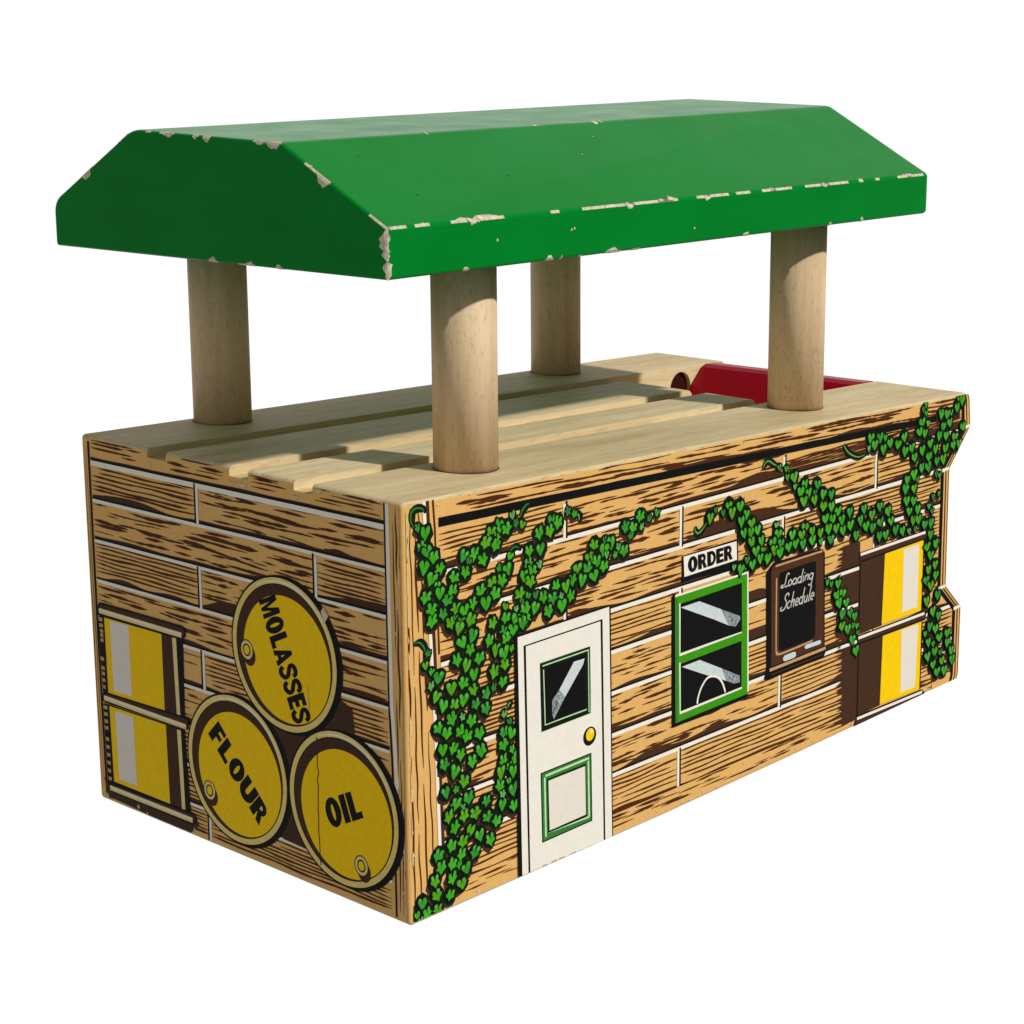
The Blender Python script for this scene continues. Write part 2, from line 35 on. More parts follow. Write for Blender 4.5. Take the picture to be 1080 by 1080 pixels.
def wood(name, axis, pale, dark, fleck=(.22, .13, .06), amount=.5, along=420, spec=.12):
    m, nt, b = new_mat(name)
    tc = nt.nodes.new('ShaderNodeTexCoord')
    def stretched(scale, along, detail, rough=.6, off=0.0):
        mp = nt.nodes.new('ShaderNodeMapping')
        sc = [scale] * 3; sc[axis] = along
        mp.inputs['Scale'].default_value = sc
        mp.inputs['Location'].default_value = (off, off * .7, off * .3)
        lk(nt, tc.outputs['Object'], mp.inputs['Vector'])
        n = nt.nodes.new('ShaderNodeTexNoise'); n.inputs['Scale'].default_value = 1.0
        n.inputs['Detail'].default_value = detail; n.inputs['Roughness'].default_value = rough
        lk(nt, mp.outputs['Vector'], n.inputs['Vector'])
        return n
    n1 = stretched(420, 32, 5)            # grain
    n2 = stretched(90, 14, 3, .5, 3.1)    # broad bands
    n3 = stretched(1700, along, 2, .5, 7.7) # flecks
    ramp = nt.nodes.new('ShaderNodeValToRGB')
    ramp.color_ramp.elements[0].position = .32; ramp.color_ramp.elements[0].color = (*dark, 1)
    ramp.color_ramp.elements[1].position = .62; ramp.color_ramp.elements[1].color = (*pale, 1)
    mixv = nt.nodes.new('ShaderNodeMix'); mixv.data_type = 'FLOAT'; mixv.inputs['Factor'].default_value = .5
    lk(nt, n1.outputs['Fac'], mixv.inputs['A']); lk(nt, n2.outputs['Fac'], mixv.inputs['B'])
    lk(nt, mixv.outputs['Result'], ramp.inputs['Fac'])
    fr_ = nt.nodes.new('ShaderNodeMapRange')
    fr_.inputs['From Min'].default_value = .54; fr_.inputs['From Max'].default_value = .72; fr_.inputs['To Max'].default_value = amount
    lk(nt, n3.outputs['Fac'], fr_.inputs['Value'])
    mc = nt.nodes.new('ShaderNodeMix'); mc.data_type = 'RGBA'
    lk(nt, fr_.outputs['Result'], mc.inputs['Factor']); lk(nt, ramp.outputs['Color'], mc.inputs['A'])
    mc.inputs['B'].default_value = (*fleck, 1)
    lk(nt, mc.outputs['Result'], b.inputs['Base Color'])
    b.inputs['Roughness'].default_value = .62; b.inputs['Specular IOR Level'].default_value = spec
    bp = nt.nodes.new('ShaderNodeBump'); bp.inputs['Strength'].default_value = .25; bp.inputs['Distance'].default_value = .0004
    lk(nt, n1.outputs['Fac'], bp.inputs['Height']); lk(nt, bp.outputs['Normal'], b.inputs['Normal'])
    return m
def paint(name, rgb, rgb2, rough, spec=.5, bump=.12):
    m, nt, b = new_mat(name)
    tc = nt.nodes.new('ShaderNodeTexCoord')
    mp = nt.nodes.new('ShaderNodeMapping'); mp.inputs['Scale'].default_value = (60, 60, 160)
    lk(nt, tc.outputs['Object'], mp.inputs['Vector'])
    n = nt.nodes.new('ShaderNodeTexNoise'); n.inputs['Scale'].default_value = 1; n.inputs['Detail'].default_value = 6
    lk(nt, mp.outputs['Vector'], n.inputs['Vector'])
    mc = nt.nodes.new('ShaderNodeMix'); mc.data_type = 'RGBA'
    mc.inputs['A'].default_value = (*rgb, 1); mc.inputs['B'].default_value = (*rgb2, 1)
    lk(nt, n.outputs['Fac'], mc.inputs['Factor']); lk(nt, mc.outputs['Result'], b.inputs['Base Color'])
    b.inputs['Specular IOR Level'].default_value = spec
    n2 = nt.nodes.new('ShaderNodeTexNoise'); n2.inputs['Scale'].default_value = 110; n2.inputs['Detail'].default_value = 5
    lk(nt, tc.outputs['Object'], n2.inputs['Vector'])
    rr = nt.nodes.new('ShaderNodeMapRange'); rr.inputs['To Min'].default_value = rough - .1; rr.inputs['To Max'].default_value = rough + .12
    lk(nt, n2.outputs['Fac'], rr.inputs['Value']); lk(nt, rr.outputs['Result'], b.inputs['Roughness'])
    mp3 = nt.nodes.new('ShaderNodeMapping'); mp3.inputs['Scale'].default_value = (500, 900, 90)
    lk(nt, tc.outputs['Object'], mp3.inputs['Vector'])
    n3 = nt.nodes.new('ShaderNodeTexNoise'); n3.inputs['Scale'].default_value = 1; n3.inputs['Detail'].default_value = 4
    lk(nt, mp3.outputs['Vector'], n3.inputs['Vector'])
    bp = nt.nodes.new('ShaderNodeBump'); bp.inputs['Strength'].default_value = bump; bp.inputs['Distance'].default_value = .0003
    lk(nt, n3.outputs['Fac'], bp.inputs['Height']); lk(nt, bp.outputs['Normal'], b.inputs['Normal'])
    return m

M = {}
M['deck'] = wood('bare_wood_deck', 0, (.74, .605, .375), (.51, .385, .205), amount=.26, along=260)
M['dowel'] = wood('bare_wood_dowel', 2, (.77, .595, .385), (.54, .385, .22), fleck=(.30, .18, .09), amount=.30, along=760)
M['green'] = paint('green_paint', (.0, .178, .013), (.0, .232, .032), .30, .055, .08)
M['red'] = paint('red_paint', (.30, .0008, .008), (.37, .0015, .016), .38, .15)
M['bare'] = flat('chipped_bare_wood', (.58, .53, .41), .7, .15, .30, 1500)
M['tan'] = flat('print_tan', (.76, .448, .150), .5, .09, .05)
M['stroke'] = flat('print_grain_brown', (.078, .023, .007), .5, .09)
M['brown'] = flat('print_brown', (.060, .026, .014), .5, .09)
M['black'] = flat('print_black', (.0055, .0055, .006), .5, .09)
M['white'] = flat('print_white', (.88, .84, .75), .5, .09, .03)
M['door'] = flat('print_door_white', (.85, .825, .76), .5, .09, .03)
M['yellow'] = flat('print_yellow', (.95, .62, .001), .5, .09, .05)
M['cream'] = flat('print_cream', (.82, .66, .29), .5, .09)
M['leaf'] = flat('print_leaf_green', (.048, .37, .014), .5, .09, .25, 500)
M['leaf2'] = flat('print_leaf_pale', (.11, .38, .09), .5, .09, .2)
M['leaf3'] = flat('print_leaf_deep', (.036, .29, .028), .5, .09, .2)
M['leaf4'] = flat('print_leaf_lime', (.085, .345, .008), .5, .09, .2)
M['leafdark'] = flat('print_leaf_outline', (.006, .012, .006), .5, .09)
M['frame'] = flat('print_window_green', (.045, .31, .006), .5, .09)
M['frame2'] = flat('print_frame_green', (.035, .20, .035), .5, .09)
M['frame3'] = flat('print_door_green', (.040, .25, .018), .5, .09)
M['mint'] = flat('print_mint', (.50, .76, .45), .5, .09)
M['glare'] = flat('print_glare', (.60, .68, .70), .5, .09, .10, 2500)
M['glare2'] = flat('print_glare_grey', (.24, .29, .32), .5, .09, .35, 2200)
M['panel'] = flat('print_panel_white', (.80, .75, .68), .5, .09, .03)
M['chocolate'] = flat('print_chocolate', (.075, .029, .013), .5, .09)
M['hole_shade'] = flat('hole_shade_red', (.035, .004, .003), .6)  # dark colour stands in for the shade inside the hole
M['chalk'] = flat('print_chalk', (.55, .53, .50), .5, .09)
M['rim'] = flat('print_barrel_rim', (.82, .64, .20), .5, .09)
M['beige'] = flat('print_beige', (.55, .33, .15), .5, .09)

# ------------------------------------------------------------------ object helpers
root = bpy.data.objects.new('toy_building', None); col.objects.link(root)
root.location = (LEN / 2 * S, DEP / 2 * S, 0)
root['label'] = 'wooden toy station with chipped green roof on four posts, printed with planks and ivy'
root['category'] = 'toy building'
def link(name, mesh, parent, label=None, loc=None):
    o = bpy.data.objects.new(name, mesh); col.objects.link(o)
    o.parent = parent
    if parent is root: o.location = -root.location
    if label: o['label'] = label
    return o
def to_mesh(name, bm, mats, smooth=False):
    me = bpy.data.meshes.new(name)
    bm.normal_update()
    bm.to_mesh(me); bm.free()
    for m in mats: me.materials.append(m)
    if smooth:
        for p in me.polygons: p.use_smooth = True
    return me

EPS = 0.0004
def half(q, a, b, c):
    """keep the part of q with a*x + b*z >= c"""
    out = []
    for i, p in enumerate(q):
        r = q[i - 1]; dp = a * p[0] + b * p[1] - c; dr = a * r[0] + b * r[1] - c
        if (dp >= 0) != (dr >= 0):
            t = dr / (dr - dp); out.append((r[0] + (p[0] - r[0]) * t, r[1] + (p[1] - r[1]) * t))
        if dp >= 0: out.append(tuple(p))
    return out
CLIP = {'front': [(1, 0, .010), (0, 1, .006), (-.0207, 1, -.0188), (-SLOPE, -1, -.9955), (-.0207 - .9, 1, -2.14)],
        'left': [(1, 0, .009), (-1, 0, -1.196), (0, 1, .006), (0, -1, -.9935), (-1, 1, -1.178)]}
def emit(bm, q, face, off, mi):
    for h in CLIP[face]:
        if q and min(h[0] * p[0] + h[1] * p[1] - h[2] for p in q) < 0: q = half(q, *h)
    if len(q) < 3: return
    """one flat printed shape as triangles on its face of the block"""
    if face == 'front': vs = [bm.verts.new((x * S, -off * S, z * S)) for x, z in q]
    else: vs = [bm.verts.new((-off * S, y * S, z * S)) for y, z in q]
    tris = [(0, 1, 2)] if len(q) == 3 else tessellate_polygon([[Vector((p[0] * 100, p[1] * 100, 0)) for p in q]])
    for t in tris:
        A = (q[t[1]][0] - q[t[0]][0]) * (q[t[2]][1] - q[t[0]][1]) - (q[t[2]][0] - q[t[0]][0]) * (q[t[1]][1] - q[t[0]][1])
        if abs(A) < 1e-10: continue
        t = list(t)
        if (A < 0) == (face == 'front'): t.reverse()
        try: bm.faces.new([vs[i] for i in t]).material_index = mi
        except ValueError: pass
class Print:
    """flat printed shapes on one face of the block; every shape sits a hair above the one below"""
    count = 0
    def __init__(self, face, lift=0): self.face, self.polys, self.lift = face, [], lift
    def add(self, pts, mat, layer):
        Print.count += 1
        q = [p for i, p in enumerate(pts) if i == 0 or abs(p[0] - pts[i-1][0]) + abs(p[1] - pts[i-1][1]) > 1e-6]
        if len(q) > 2: self.polys.append((q, mat, (layer + self.lift) * EPS + (Print.count % 31) * 1e-6))
    def raw(self, pts, mat, layer): self.polys.append((pts, mat, (layer + self.lift) * EPS))
    def line(self, pts, w, mat, layer, taper=False):
        self.add(stroke(pts, w, taper), mat, layer)
    def build(self, name, parent, label=None):
        bm = bmesh.new(); names = []
        for q, mat, off in self.polys:
            if mat not in names: names.append(mat)
            emit(bm, q, self.face, off, names.index(mat))
        return link(name, to_mesh(name, bm, [M[n] for n in names]), parent, label)
def stroke(pts, w, taper=False):
    n = len(pts); L, R = [], []
    for i, p in enumerate(pts):
        a = pts[max(i - 1, 0)]; b = pts[min(i + 1, n - 1)]
        dx, dy = b[0] - a[0], b[1] - a[1]; d = math.hypot(dx, dy) or 1
        h = w / 2
        if taper: h *= max(.12, math.sin(math.pi * min(1, (i + .3) / (n - .4))) ** .6)
        if 0 < i < n - 1:   # mitre
            d1 = math.atan2(p[1] - a[1], p[0] - a[0]); d2 = math.atan2(b[1] - p[1], b[0] - p[0])
            h /= max(.5, abs(math.cos((d2 - d1) / 2)))
        L.append((p[0] - dy / d * h, p[1] + dx / d * h)); R.append((p[0] + dy / d * h, p[1] - dx / d * h))
    return L + R[::-1]
def smooth_line(pts, k=6):
    out = []
    n = len(pts)
    for i in range(n - 1):
        p0, p1, p2, p3 = pts[max(i-1, 0)], pts[i], pts[i+1], pts[min(i+2, n-1)]
        for j in range(k):
            t = j / k
            out.append(tuple(.5 * ((2*p1[a]) + (-p0[a] + p2[a]) * t + (2*p0[a] - 5*p1[a] + 4*p2[a] - p3[a]) * t*t + (-p0[a] + 3*p1[a] - 3*p2[a] + p3[a]) * t**3) for a in (0, 1)))
    out.append(tuple(pts[-1])); return out

rnd = random.Random(11)
def wob(seed):
    r = random.Random(seed); ph = [(r.uniform(3, 34), r.uniform(0, 6.28), r.uniform(.3, 1)) for _ in range(5)]
    return lambda x: sum(a * math.sin(f * x + p) for f, p, a in ph) / 2.2

def grain(pr, x0, x1, z, length, w, layer, slope=0.0, amp=.003, rag=.3):
    """one hand-drawn grain stroke: tapered ends, uneven thickness"""
    f, g = wob(rnd.random()), wob(rnd.random())
    n = max(6, int(length / .010)); up, dn = [], []
    for i in range(n + 1):
        t = i / n; x = x0 + length * t
        c = z + slope * (x - x0) + amp * f(x)
        ends = min(1, length * t / .035 + .15, length * (1 - t) / .035 + .15)
        h = w / 2 * ends * max(.45, .9 + rag * g(x * 1.7) + rag * .5 * f(x * 6))
        h = max(h, .0007)
        up.append((x, c + h)); dn.append((x, c - h))
    pr.add(up + dn[::-1], 'stroke', layer)
def board(pr, x0, x1, z0, z1, style, lay=2):
    """grain of one plank between two joints"""
    Lb = x1 - x0
    if Lb < .03: return
    h = z1 - z0
    if style == 'lines':
        n = rnd.choice((7, 7, 8)); sl0 = rnd.uniform(-.006, .006); ph = wob(rnd.random())
        for k in range(n):
            z = z0 + h * (.13 + .84 * (k + rnd.uniform(.35, .65)) / n)
            x = x0 + rnd.choice((0, 0, 0, .012, .04))
            while x < x1 - .05:
                l = min(rnd.uniform(.35, 1.4), x1 - x - rnd.choice((0, 0, 0, .03)))
                grain(pr, x, x1, z, l, rnd.uniform(.0040, .0064), lay, sl0, .0022, .22)
                x += l + rnd.uniform(.008, .025)
    elif style == 'dash':
        for k in range(int(34 * Lb) + 4):
            l = rnd.uniform(.04, .13); x = rnd.uniform(x0, max(x0, x1 - l)); l = min(l, x1 - x)
            grain(pr, x, x1, z0 + h * rnd.uniform(.14, .95), l, rnd.uniform(.0035, .0060), lay, 0, .001)
    else:
        for k in range(7):     # long broken lines
            z = z0 + h * (.12 + .85 * (k + rnd.random()) / 7); x = x0 + rnd.choice((0, rnd.uniform(0, .12)))
            while x < x1 - .04:
                l = min(rnd.uniform(.05, .26), x1 - x)
                grain(pr, x, x1, z, l, rnd.uniform(.0040, .0085), lay, rnd.uniform(-.012, .012), .0022, .5)
                x += l + rnd.uniform(.008, .10)
        for c in range(max(1, int(2.2 * Lb))):   # clusters of flecks
            cx, cz = rnd.uniform(x0, x1), z0 + h * rnd.uniform(.2, .85)
            for k in range(5):
                l = rnd.uniform(.03, .085); x = min(max(x0, cx + rnd.uniform(-.07, .07)), x1 - l)
                grain(pr, x, x1, min(z1 - .01, max(z0 + .012, cz + rnd.uniform(-.018, .018))), l, rnd.uniform(.005, .010), lay, rnd.uniform(-.03, .03), .001, .6)
def band(pr, x0, x1, z, t0, t1, mat, lay, lump=.5, fz=None):
    """shadow along the foot of a plank: straight below, ragged above"""
    f, g = wob(rnd.random()), wob(rnd.random())
    n = max(4, int((x1 - x0) / .014)); up = []; dn = []
    zz = fz or (lambda x: z)
    for i in range(n + 1):
        x = x0 + (x1 - x0) * i / n
        v = max(0, g(x * .5)) ** 2 * lump + .25 * f(x)
        up.append((x, zz(x) + t0 + (t1 - t0) * min(1.4, max(0, v + .3)))); dn.append((x, zz(x) + .0035))
    pr.add(up + dn[::-1], mat, lay)

# ------------------------------------------------------------------ the wooden block
def prism_xz(prof, y0, y1, bevel=0.0, seg=2, min_angle=20):
    bm = bmesh.new()
    a = [bm.verts.new((x * S, y0 * S, z * S)) for x, z in prof]
    b = [bm.verts.new((x * S, y1 * S, z * S)) for x, z in prof]
    n = len(prof)
    bm.faces.new(a[::-1]); bm.faces.new(b)
    for i in range(n): bm.faces.new((a[i], a[(i+1) % n], b[(i+1) % n], b[i]))
    bmesh.ops.recalc_face_normals(bm, faces=bm.faces[:])
    if bevel:
        es = [e for e in bm.edges if e.calc_face_angle(0) > math.radians(min_angle)]
        bmesh.ops.bevel(bm, geom=es, offset=bevel * S, segments=seg, profile=.5, affect='EDGES', clamp_overlap=True)
    return bm
prof = [(0, -.003), (.9, 0), (1.5, .009), (2.2, .024), (2.347, .029), (2.362, .047), (2.361, .262), (2.2695, .344),
        (2.264, .7106), (2.3725, .8248), (2.366, .9076), (2.350, top(2.35)), (0, 1.0)]
bm = prism_xz(prof, 0, DEP)
bmesh.ops.bevel(bm, geom=[e for e in bm.edges if abs(e.verts[0].co.y - e.verts[1].co.y) > .5 * S and e.calc_face_angle(0) > .35], offset=.022 * S, segments=5, profile=.5, affect='EDGES', clamp_overlap=True)
bmesh.ops.bevel(bm, geom=[e for e in bm.edges if e.calc_face_angle(0) > 1.0], offset=.008 * S, segments=3, profile=.5, affect='EDGES', clamp_overlap=True)
body = link('base_block', to_mesh('base_block', bm, [M['deck'], M['tan']]), root)
cutters = []
def cutter(bm):
    o = bpy.data.objects.new('cutter', to_mesh('cutter', bm, [])); col.objects.link(o); o.location = -root.location; o.parent = root
    cutters.append(o); return o
def groove(y0, y1, x1, depth):
    b = prism_xz([(-.2, top(-.2) - depth), (x1, top(x1) - depth), (x1, 1.3), (-.2, 1.3)], y0, y1)
    cutter(b)
GD = .024
GR_ = ((.297, .362), (.528, .598), (.845, .921))
for y0, y1 in GR_: groove(y0, y1, 1.9, GD)
cutter(prism_xz([(1.78, .72), (2.6, .72), (2.6, 1.3), (1.78, 1.3)], .316, .921))     # recess for the red ramp
# round hole in the recess wall
b = bmesh.new()
bmesh.ops.create_cone(b, cap_ends=True, segments=40, radius1=.052 * S, radius2=.052 * S, depth=.3 * S,
                      matrix=Matrix.Translation((2.128 * S, 1.05 * S, .868 * S)) @ Euler((math.pi / 2, 0, 0)).to_matrix().to_4x4())
cutter(b)
for c in cutters:
    md = body.modifiers.new('cut', 'BOOLEAN'); md.operation = 'DIFFERENCE'; md.object = c; md.solver = 'EXACT'
bpy.context.view_layer.update()
dg = bpy.context.evaluated_depsgraph_get()
me = bpy.data.meshes.new_from_object(body.evaluated_get(dg))
body.modifiers.clear(); body.data = me
for c in cutters: bpy.data.objects.remove(c, do_unlink=True)
# round the ends of the strips between the grooves, round groove edges a little
bm = bmesh.new(); bm.from_mesh(me)
bmesh.ops.remove_doubles(bm, verts=bm.verts[:], dist=1e-6)
bmesh.ops.dissolve_limit(bm, angle_limit=.002, verts=bm.verts[:], edges=bm.edges[:])
def on(e, fn): return all(fn(v.co / S) for v in e.verts)
end_es = [e for e in bm.edges if e.is_manifold and e.calc_face_angle(0) > 1.2 and
          on(e, lambda c: abs(c.x - 1.78) < .003 and .36 < c.y < .85 and c.z > top(1.78) - .006)]
bmesh.ops.bevel(bm, geom=end_es, offset=.065 * S, segments=5, profile=.5, affect='EDGES', clamp_overlap=True)
gr_es = [e for e in bm.edges if e.is_manifold and e.calc_face_angle(0) > 1.2 and e.calc_length() > .8 * S and
         on(e, lambda c: c.z > top(c.x) - .012) and any(all(abs(v.co.y / S - y) < .004 for v in e.verts) for g in GR_ for y in g)]
bmesh.ops.bevel(bm, geom=gr_es, offset=.006 * S, segments=2, profile=.5, affect='EDGES', clamp_overlap=True)
bm.normal_update()
for f in bm.faces:
    n = f.normal
    f.material_index = 1 if (n.y < -.97 and f.calc_center_median().y < .02 * S or n.x < -.97 and f.calc_center_median().x < .02 * S or (n.x < -.2 and n.y < -.2 and n.z < .3 and f.calc_center_median().y < .02 * S) or (n.x < -.5 and n.y > .2 and n.z < .3 and f.calc_center_median().x < .02 * S)) else 0
me.materials.clear(); me.materials.append(M['deck']); me.materials.append(M['tan'])
bm.normal_update(); bm.to_mesh(me); bm.free()

# ------------------------------------------------------------------ printed planks (part of the block's own mesh)
F = Print('front'); Lp = Print('left')
lines = [.820, .714, .604, .495, .387, .276, .169]
def xr(z):   # right limit of the planks
    return 2.325 if z > .815 else (2.222 if z > .30 else 2.318)
rows = [(.82, None), (.714, .82), (.604, .714), (.495, .604), (.387, .495), (.276, .387), (.169, .276), (.063, .169), (.0, .063)]
styles = [['lines', 'flake', 'lines', 'lines'], ['flake', 'flake', 'lines', 'flake'], ['flake', 'flake', 'lines'], ['lines', 'dash', 'lines', 'lines'],
          ['lines', 'dash', 'lines'], ['flake', 'lines', 'flake', 'flake'], ['lines', 'flake', 'lines'], ['lines', 'lines', 'lines', 'lines'], ['dash', 'dash', 'lines']]
for k, (z0, z1) in enumerate(rows):
    js = [.535, 1.422] if k % 2 == 0 else [.980, 1.868]
    xs = [.112] + js + [xr((z0 + .05))]
    if k == 8: xs = [.112, xr(.03)]
    for j in range(len(xs) - 1):
        a, b_ = xs[j], xs[j + 1]
        st = styles[k][min(j, len(styles[k]) - 1)]
        if k == 0:
            zt = lambda x: top(x) - .074
            seg = [a + (b_ - a) * i / 4 for i in range(5)]
            board(F, a, b_, z0, zt((a + b_) / 2), st)
        else:
            board(F, a, b_, z0 if k < 8 else .018, z1, st)
        if 0 < j and k < 8:
            zt1 = (top(a) - .072) if z1 is None else z1
            F.add([(a - .0045, z0), (a + .0045, z0), (a + .0045, zt1 - .006), (a - .0045, zt1 - .006)], 'white', 3)
            F.add([(a + .0045, z0), (a + .011, z0), (a + .011, zt1), (a + .0045, zt1)], 'black', 3.2)
for k, z in enumerate(lines):
    x1 = xr(z)
    band(F, .112, x1, z, .009, .030, 'brown', 1.4, .9)
    F.add([(.112, z + .0035), (x1, z + .0035), (x1, z + .0095), (.112, z + .0095)], 'black', 2.6)
    F.add([(.112, z - .006), (x1, z - .006), (x1, z + .0045), (.112, z + .0045)], 'white', 2.8)
band(F, .112, xr(.06), .058, .006, .020, 'stroke', 1.4, .6)
# trim board along the top
ztr = lambda x: top(x) - .070
band(F, .112, 2.31, 0, .016, .030, 'brown', 1.5, .7, ztr)
F.add([(.112, ztr(.112)), (2.31, ztr(2.31)), (2.31, ztr(2.31) + .019), (.112, ztr(.112) + .021)], 'black', 2.6)
for k in range(4):
    x = .12 + rnd.uniform(0, .2)
    zo = .012 + .0098 * k
    while x < 2.28:
        l = min(rnd.uniform(.12, .55), 2.31 - x)
        grain(F, x, 2.31, top(x) - zo - rnd.uniform(0, .005), l, rnd.uniform(.0035, .0085), 2, -SLOPE + rnd.uniform(-.012, .012), .002, .5)
        x += l + rnd.uniform(.01, .16)
for k in range(46):   # chipped paint along the top edge
    x = rnd.uniform(.1, 2.3); l = rnd.uniform(.006, .03)
    F.add([(x, top(x) - .004), (x + l, top(x + l) - .004), (x + l * .8, top(x) - rnd.uniform(.003, .008)), (x + l * .3, top(x) - rnd.uniform(.002, .006))], 'deck', 3)
# corner post of the front
fp = ART['fpost']
for x, w in ((.010, .006), (.022, .004), (.036, .006), (.050, .005)):
    z = .02
    while z < .985:
        l = min(rnd.uniform(.15, .45), .99 - z)
        f = wob(rnd.random())
        lean = lambda q: x + .034 * (1 - q) * (x / .05) + .0025 * f(q * 2)
        pts = [(lean(z + l * i / 14), z + l * i / 14) for i in range(15)]
        F.add(stroke(pts, w * rnd.uniform(.7, 1.5), True), 'stroke', 2); z += l + rnd.uniform(.004, .05)
F.line(fp['dark'][0], .011, 'brown', 3.3); F.line(fp['white'][0], .010, 'white', 3.4)
F.line(fp['dark2'][0], .005, 'stroke', 3.3)
# right hand border that follows the outline
ol = [(2.352, .932)] + [tuple(p) for p in ART['outline'][1:]]
def shift(d): return [(x - d, z) for x, z in ol]
F.add([(x - .036, z) for x, z in ol] + ol[::-1], 'tan', 3.5)
F.line(shift(.038), .015, 'black', 3.7); F.line(shift(.019), .007, 'stroke', 3.7); F.line(shift(.005), .004, 'brown', 3.7)
for i in (2, 3, 4, 5):
    x, z = ol[i]
    F.add([(x - .040, z - .006), (x - .003, z - .003), (x - .003, z + .006), (x - .040, z + .005)], 'white', 3.9)
F.add([(2.215, .0245), (2.33, .0265), (2.34, .06), (2.21, .05)], 'tan', 3.4)

# shadow of the drums on the planks
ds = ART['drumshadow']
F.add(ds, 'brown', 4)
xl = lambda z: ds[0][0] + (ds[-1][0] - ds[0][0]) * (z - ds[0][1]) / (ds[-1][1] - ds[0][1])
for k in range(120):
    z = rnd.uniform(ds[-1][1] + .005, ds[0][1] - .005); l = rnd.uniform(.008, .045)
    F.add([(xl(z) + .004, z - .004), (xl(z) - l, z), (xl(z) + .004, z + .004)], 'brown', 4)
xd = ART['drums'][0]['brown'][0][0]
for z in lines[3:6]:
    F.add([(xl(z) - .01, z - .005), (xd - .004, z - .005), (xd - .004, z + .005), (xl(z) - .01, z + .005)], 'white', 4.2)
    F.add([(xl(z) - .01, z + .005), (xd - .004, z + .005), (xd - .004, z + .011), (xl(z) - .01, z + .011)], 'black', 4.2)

# left side planks
ll = [.938, .836, .728, .620, .512, .408, .300, .195, .090]
def tilt(y): return -.010 * y / 1.17 + .003
lst = [['dash', 'lines'], ['flake', 'lines'], ['flake', 'lines'], ['flake', 'flake'], ['lines', 'dash'], ['flake', 'dash'], ['lines', 'lines'], ['lines', 'lines'], ['lines', 'lines']]
lst[0] = ['flake', 'lines']; lst[1] = ['lines', 'flake']
for k, z in enumerate(ll):
    zb = ll[k + 1] if k + 1 < len(ll) else 0.005
    js = [.727] if k % 2 == 0 else [.293]
    xs = [.060] + js + [1.163]
    for j in range(2):
        board(Lp, xs[j], xs[j + 1], zb + .003, z - .003, lst[k][j])
    a = js[0]
    Lp.add([(a - .0045, zb), (a + .0045, zb), (a + .0045, z - .006), (a - .0045, z - .006)], 'white', 3)
    Lp.add([(a + .0045, zb), (a + .011, zb), (a + .011, z), (a + .0045, z)], 'black', 3.2)
    fz = lambda y, z=z: z + tilt(y)
    band(Lp, .055, 1.165, 0, .009, .026 if k else .024, 'brown', 1.4, .8 if k else .3, fz)
    Lp.add([(.055, fz(.055) + .0035), (1.165, fz(1.165) + .0035), (1.165, fz(1.165) + .010), (.055, fz(.055) + .010)], 'black', 2.6)
    w = .0042 if k else .0085
    Lp.add([(.055, fz(.055) - w), (1.165, fz(1.165) - w), (1.165, fz(1.165) + .0045), (.055, fz(.055) + .0038)], 'white', 2.8)
for k in range(4):
    for ya, yb in ((.06, .29), (.37, .52), (.61, .84), (.93, 1.16)):
        y = ya + rnd.uniform(0, .06)
        while y < yb - .05:
            l = min(rnd.uniform(.06, .2), yb - y)
            grain(Lp, y, yb, .990 - .009 * k + rnd.uniform(-.003, .003), l, rnd.uniform(.003, .007), 2, 0, .0012)
            y += l + rnd.uniform(.01, .08)
lp = ART['lpost']
Lp.add([(.0, -.002), (.048, -.002), (.054, .998), (.0, .998)], 'tan', 3.1)
Lp.line(lp['dark'][0], .007, 'black', 3.3); Lp.line(lp['white'][0], .011, 'white', 3.4)
for x, w in ((.008, .004), (.018, .005), (.028, .004)):
    z = .02
    while z < .975:
        l = min(rnd.uniform(.1, .4), .985 - z); f = wob(rnd.random())
        pts = [(x + .0022 * f(2 * (z + l * i / 12)), z + l * i / 12) for i in range(13)]
        Lp.add(stroke(pts, w * rnd.uniform(.6, 1.4), True), 'stroke', 3.6); z += l + rnd.uniform(.02, .12)
Lp.add([(1.172, .01), (1.198, .01), (1.198, .995), (1.172, .995)], 'tan', 3.1)
Lp.line([(1.172, .985), (1.1735, .5), (1.1715, .02)], .008, 'black', 3.3)
for x in (1.182, 1.191):
    f = wob(rnd.random()); Lp.add(stroke([(x + .002 * f(2 * t / 20), .03 + .94 * t / 20) for t in range(21)], .003, True), 'stroke', 3.4)
Lp.add(ART['lshadow'], 'brown', 4)
Lp.add(ART['ldshadow'], 'brown', 4.05)
# scuffed paint on the near corner
for z, w, h in ((.752, .010, .004), (.755, .018, .0025), (.60, .004, .03), (.41, .004, .05), (.13, .006, .02), (.16, .004, .05), (.86, .003, .04), (.50, .003, .06), (.30, .003, .05)):
    F.add([(.001, z - h), (.002 + w * .5, z - h * .4), (.002 + w, z + h * .3), (.001, z + h)], 'bare', 4)
    Lp.add([(.001, z - h * .8), (.002 + w * .6, z + h * .2), (.002 + w * .8, z + h * .5), (.001, z + h)], 'bare', 4)
for y, dz in ((.62, .03), (.585, .012), (.355, .015), (.29, .012), (.84, .02), (.925, .012), (.55, .01)):
    for q in range(3):
        a = y + rnd.uniform(-.02, .02); zz = .992 - (.028 if .30 < a < .36 or .53 < a < .6 or .845 < a < .92 else 0)
        Lp.add([(a - .012, zz), (a + .012, zz), (a + .007, zz - rnd.uniform(.004, dz)), (a - .004, zz - rnd.uniform(.004, dz))], 'deck', 4.2)

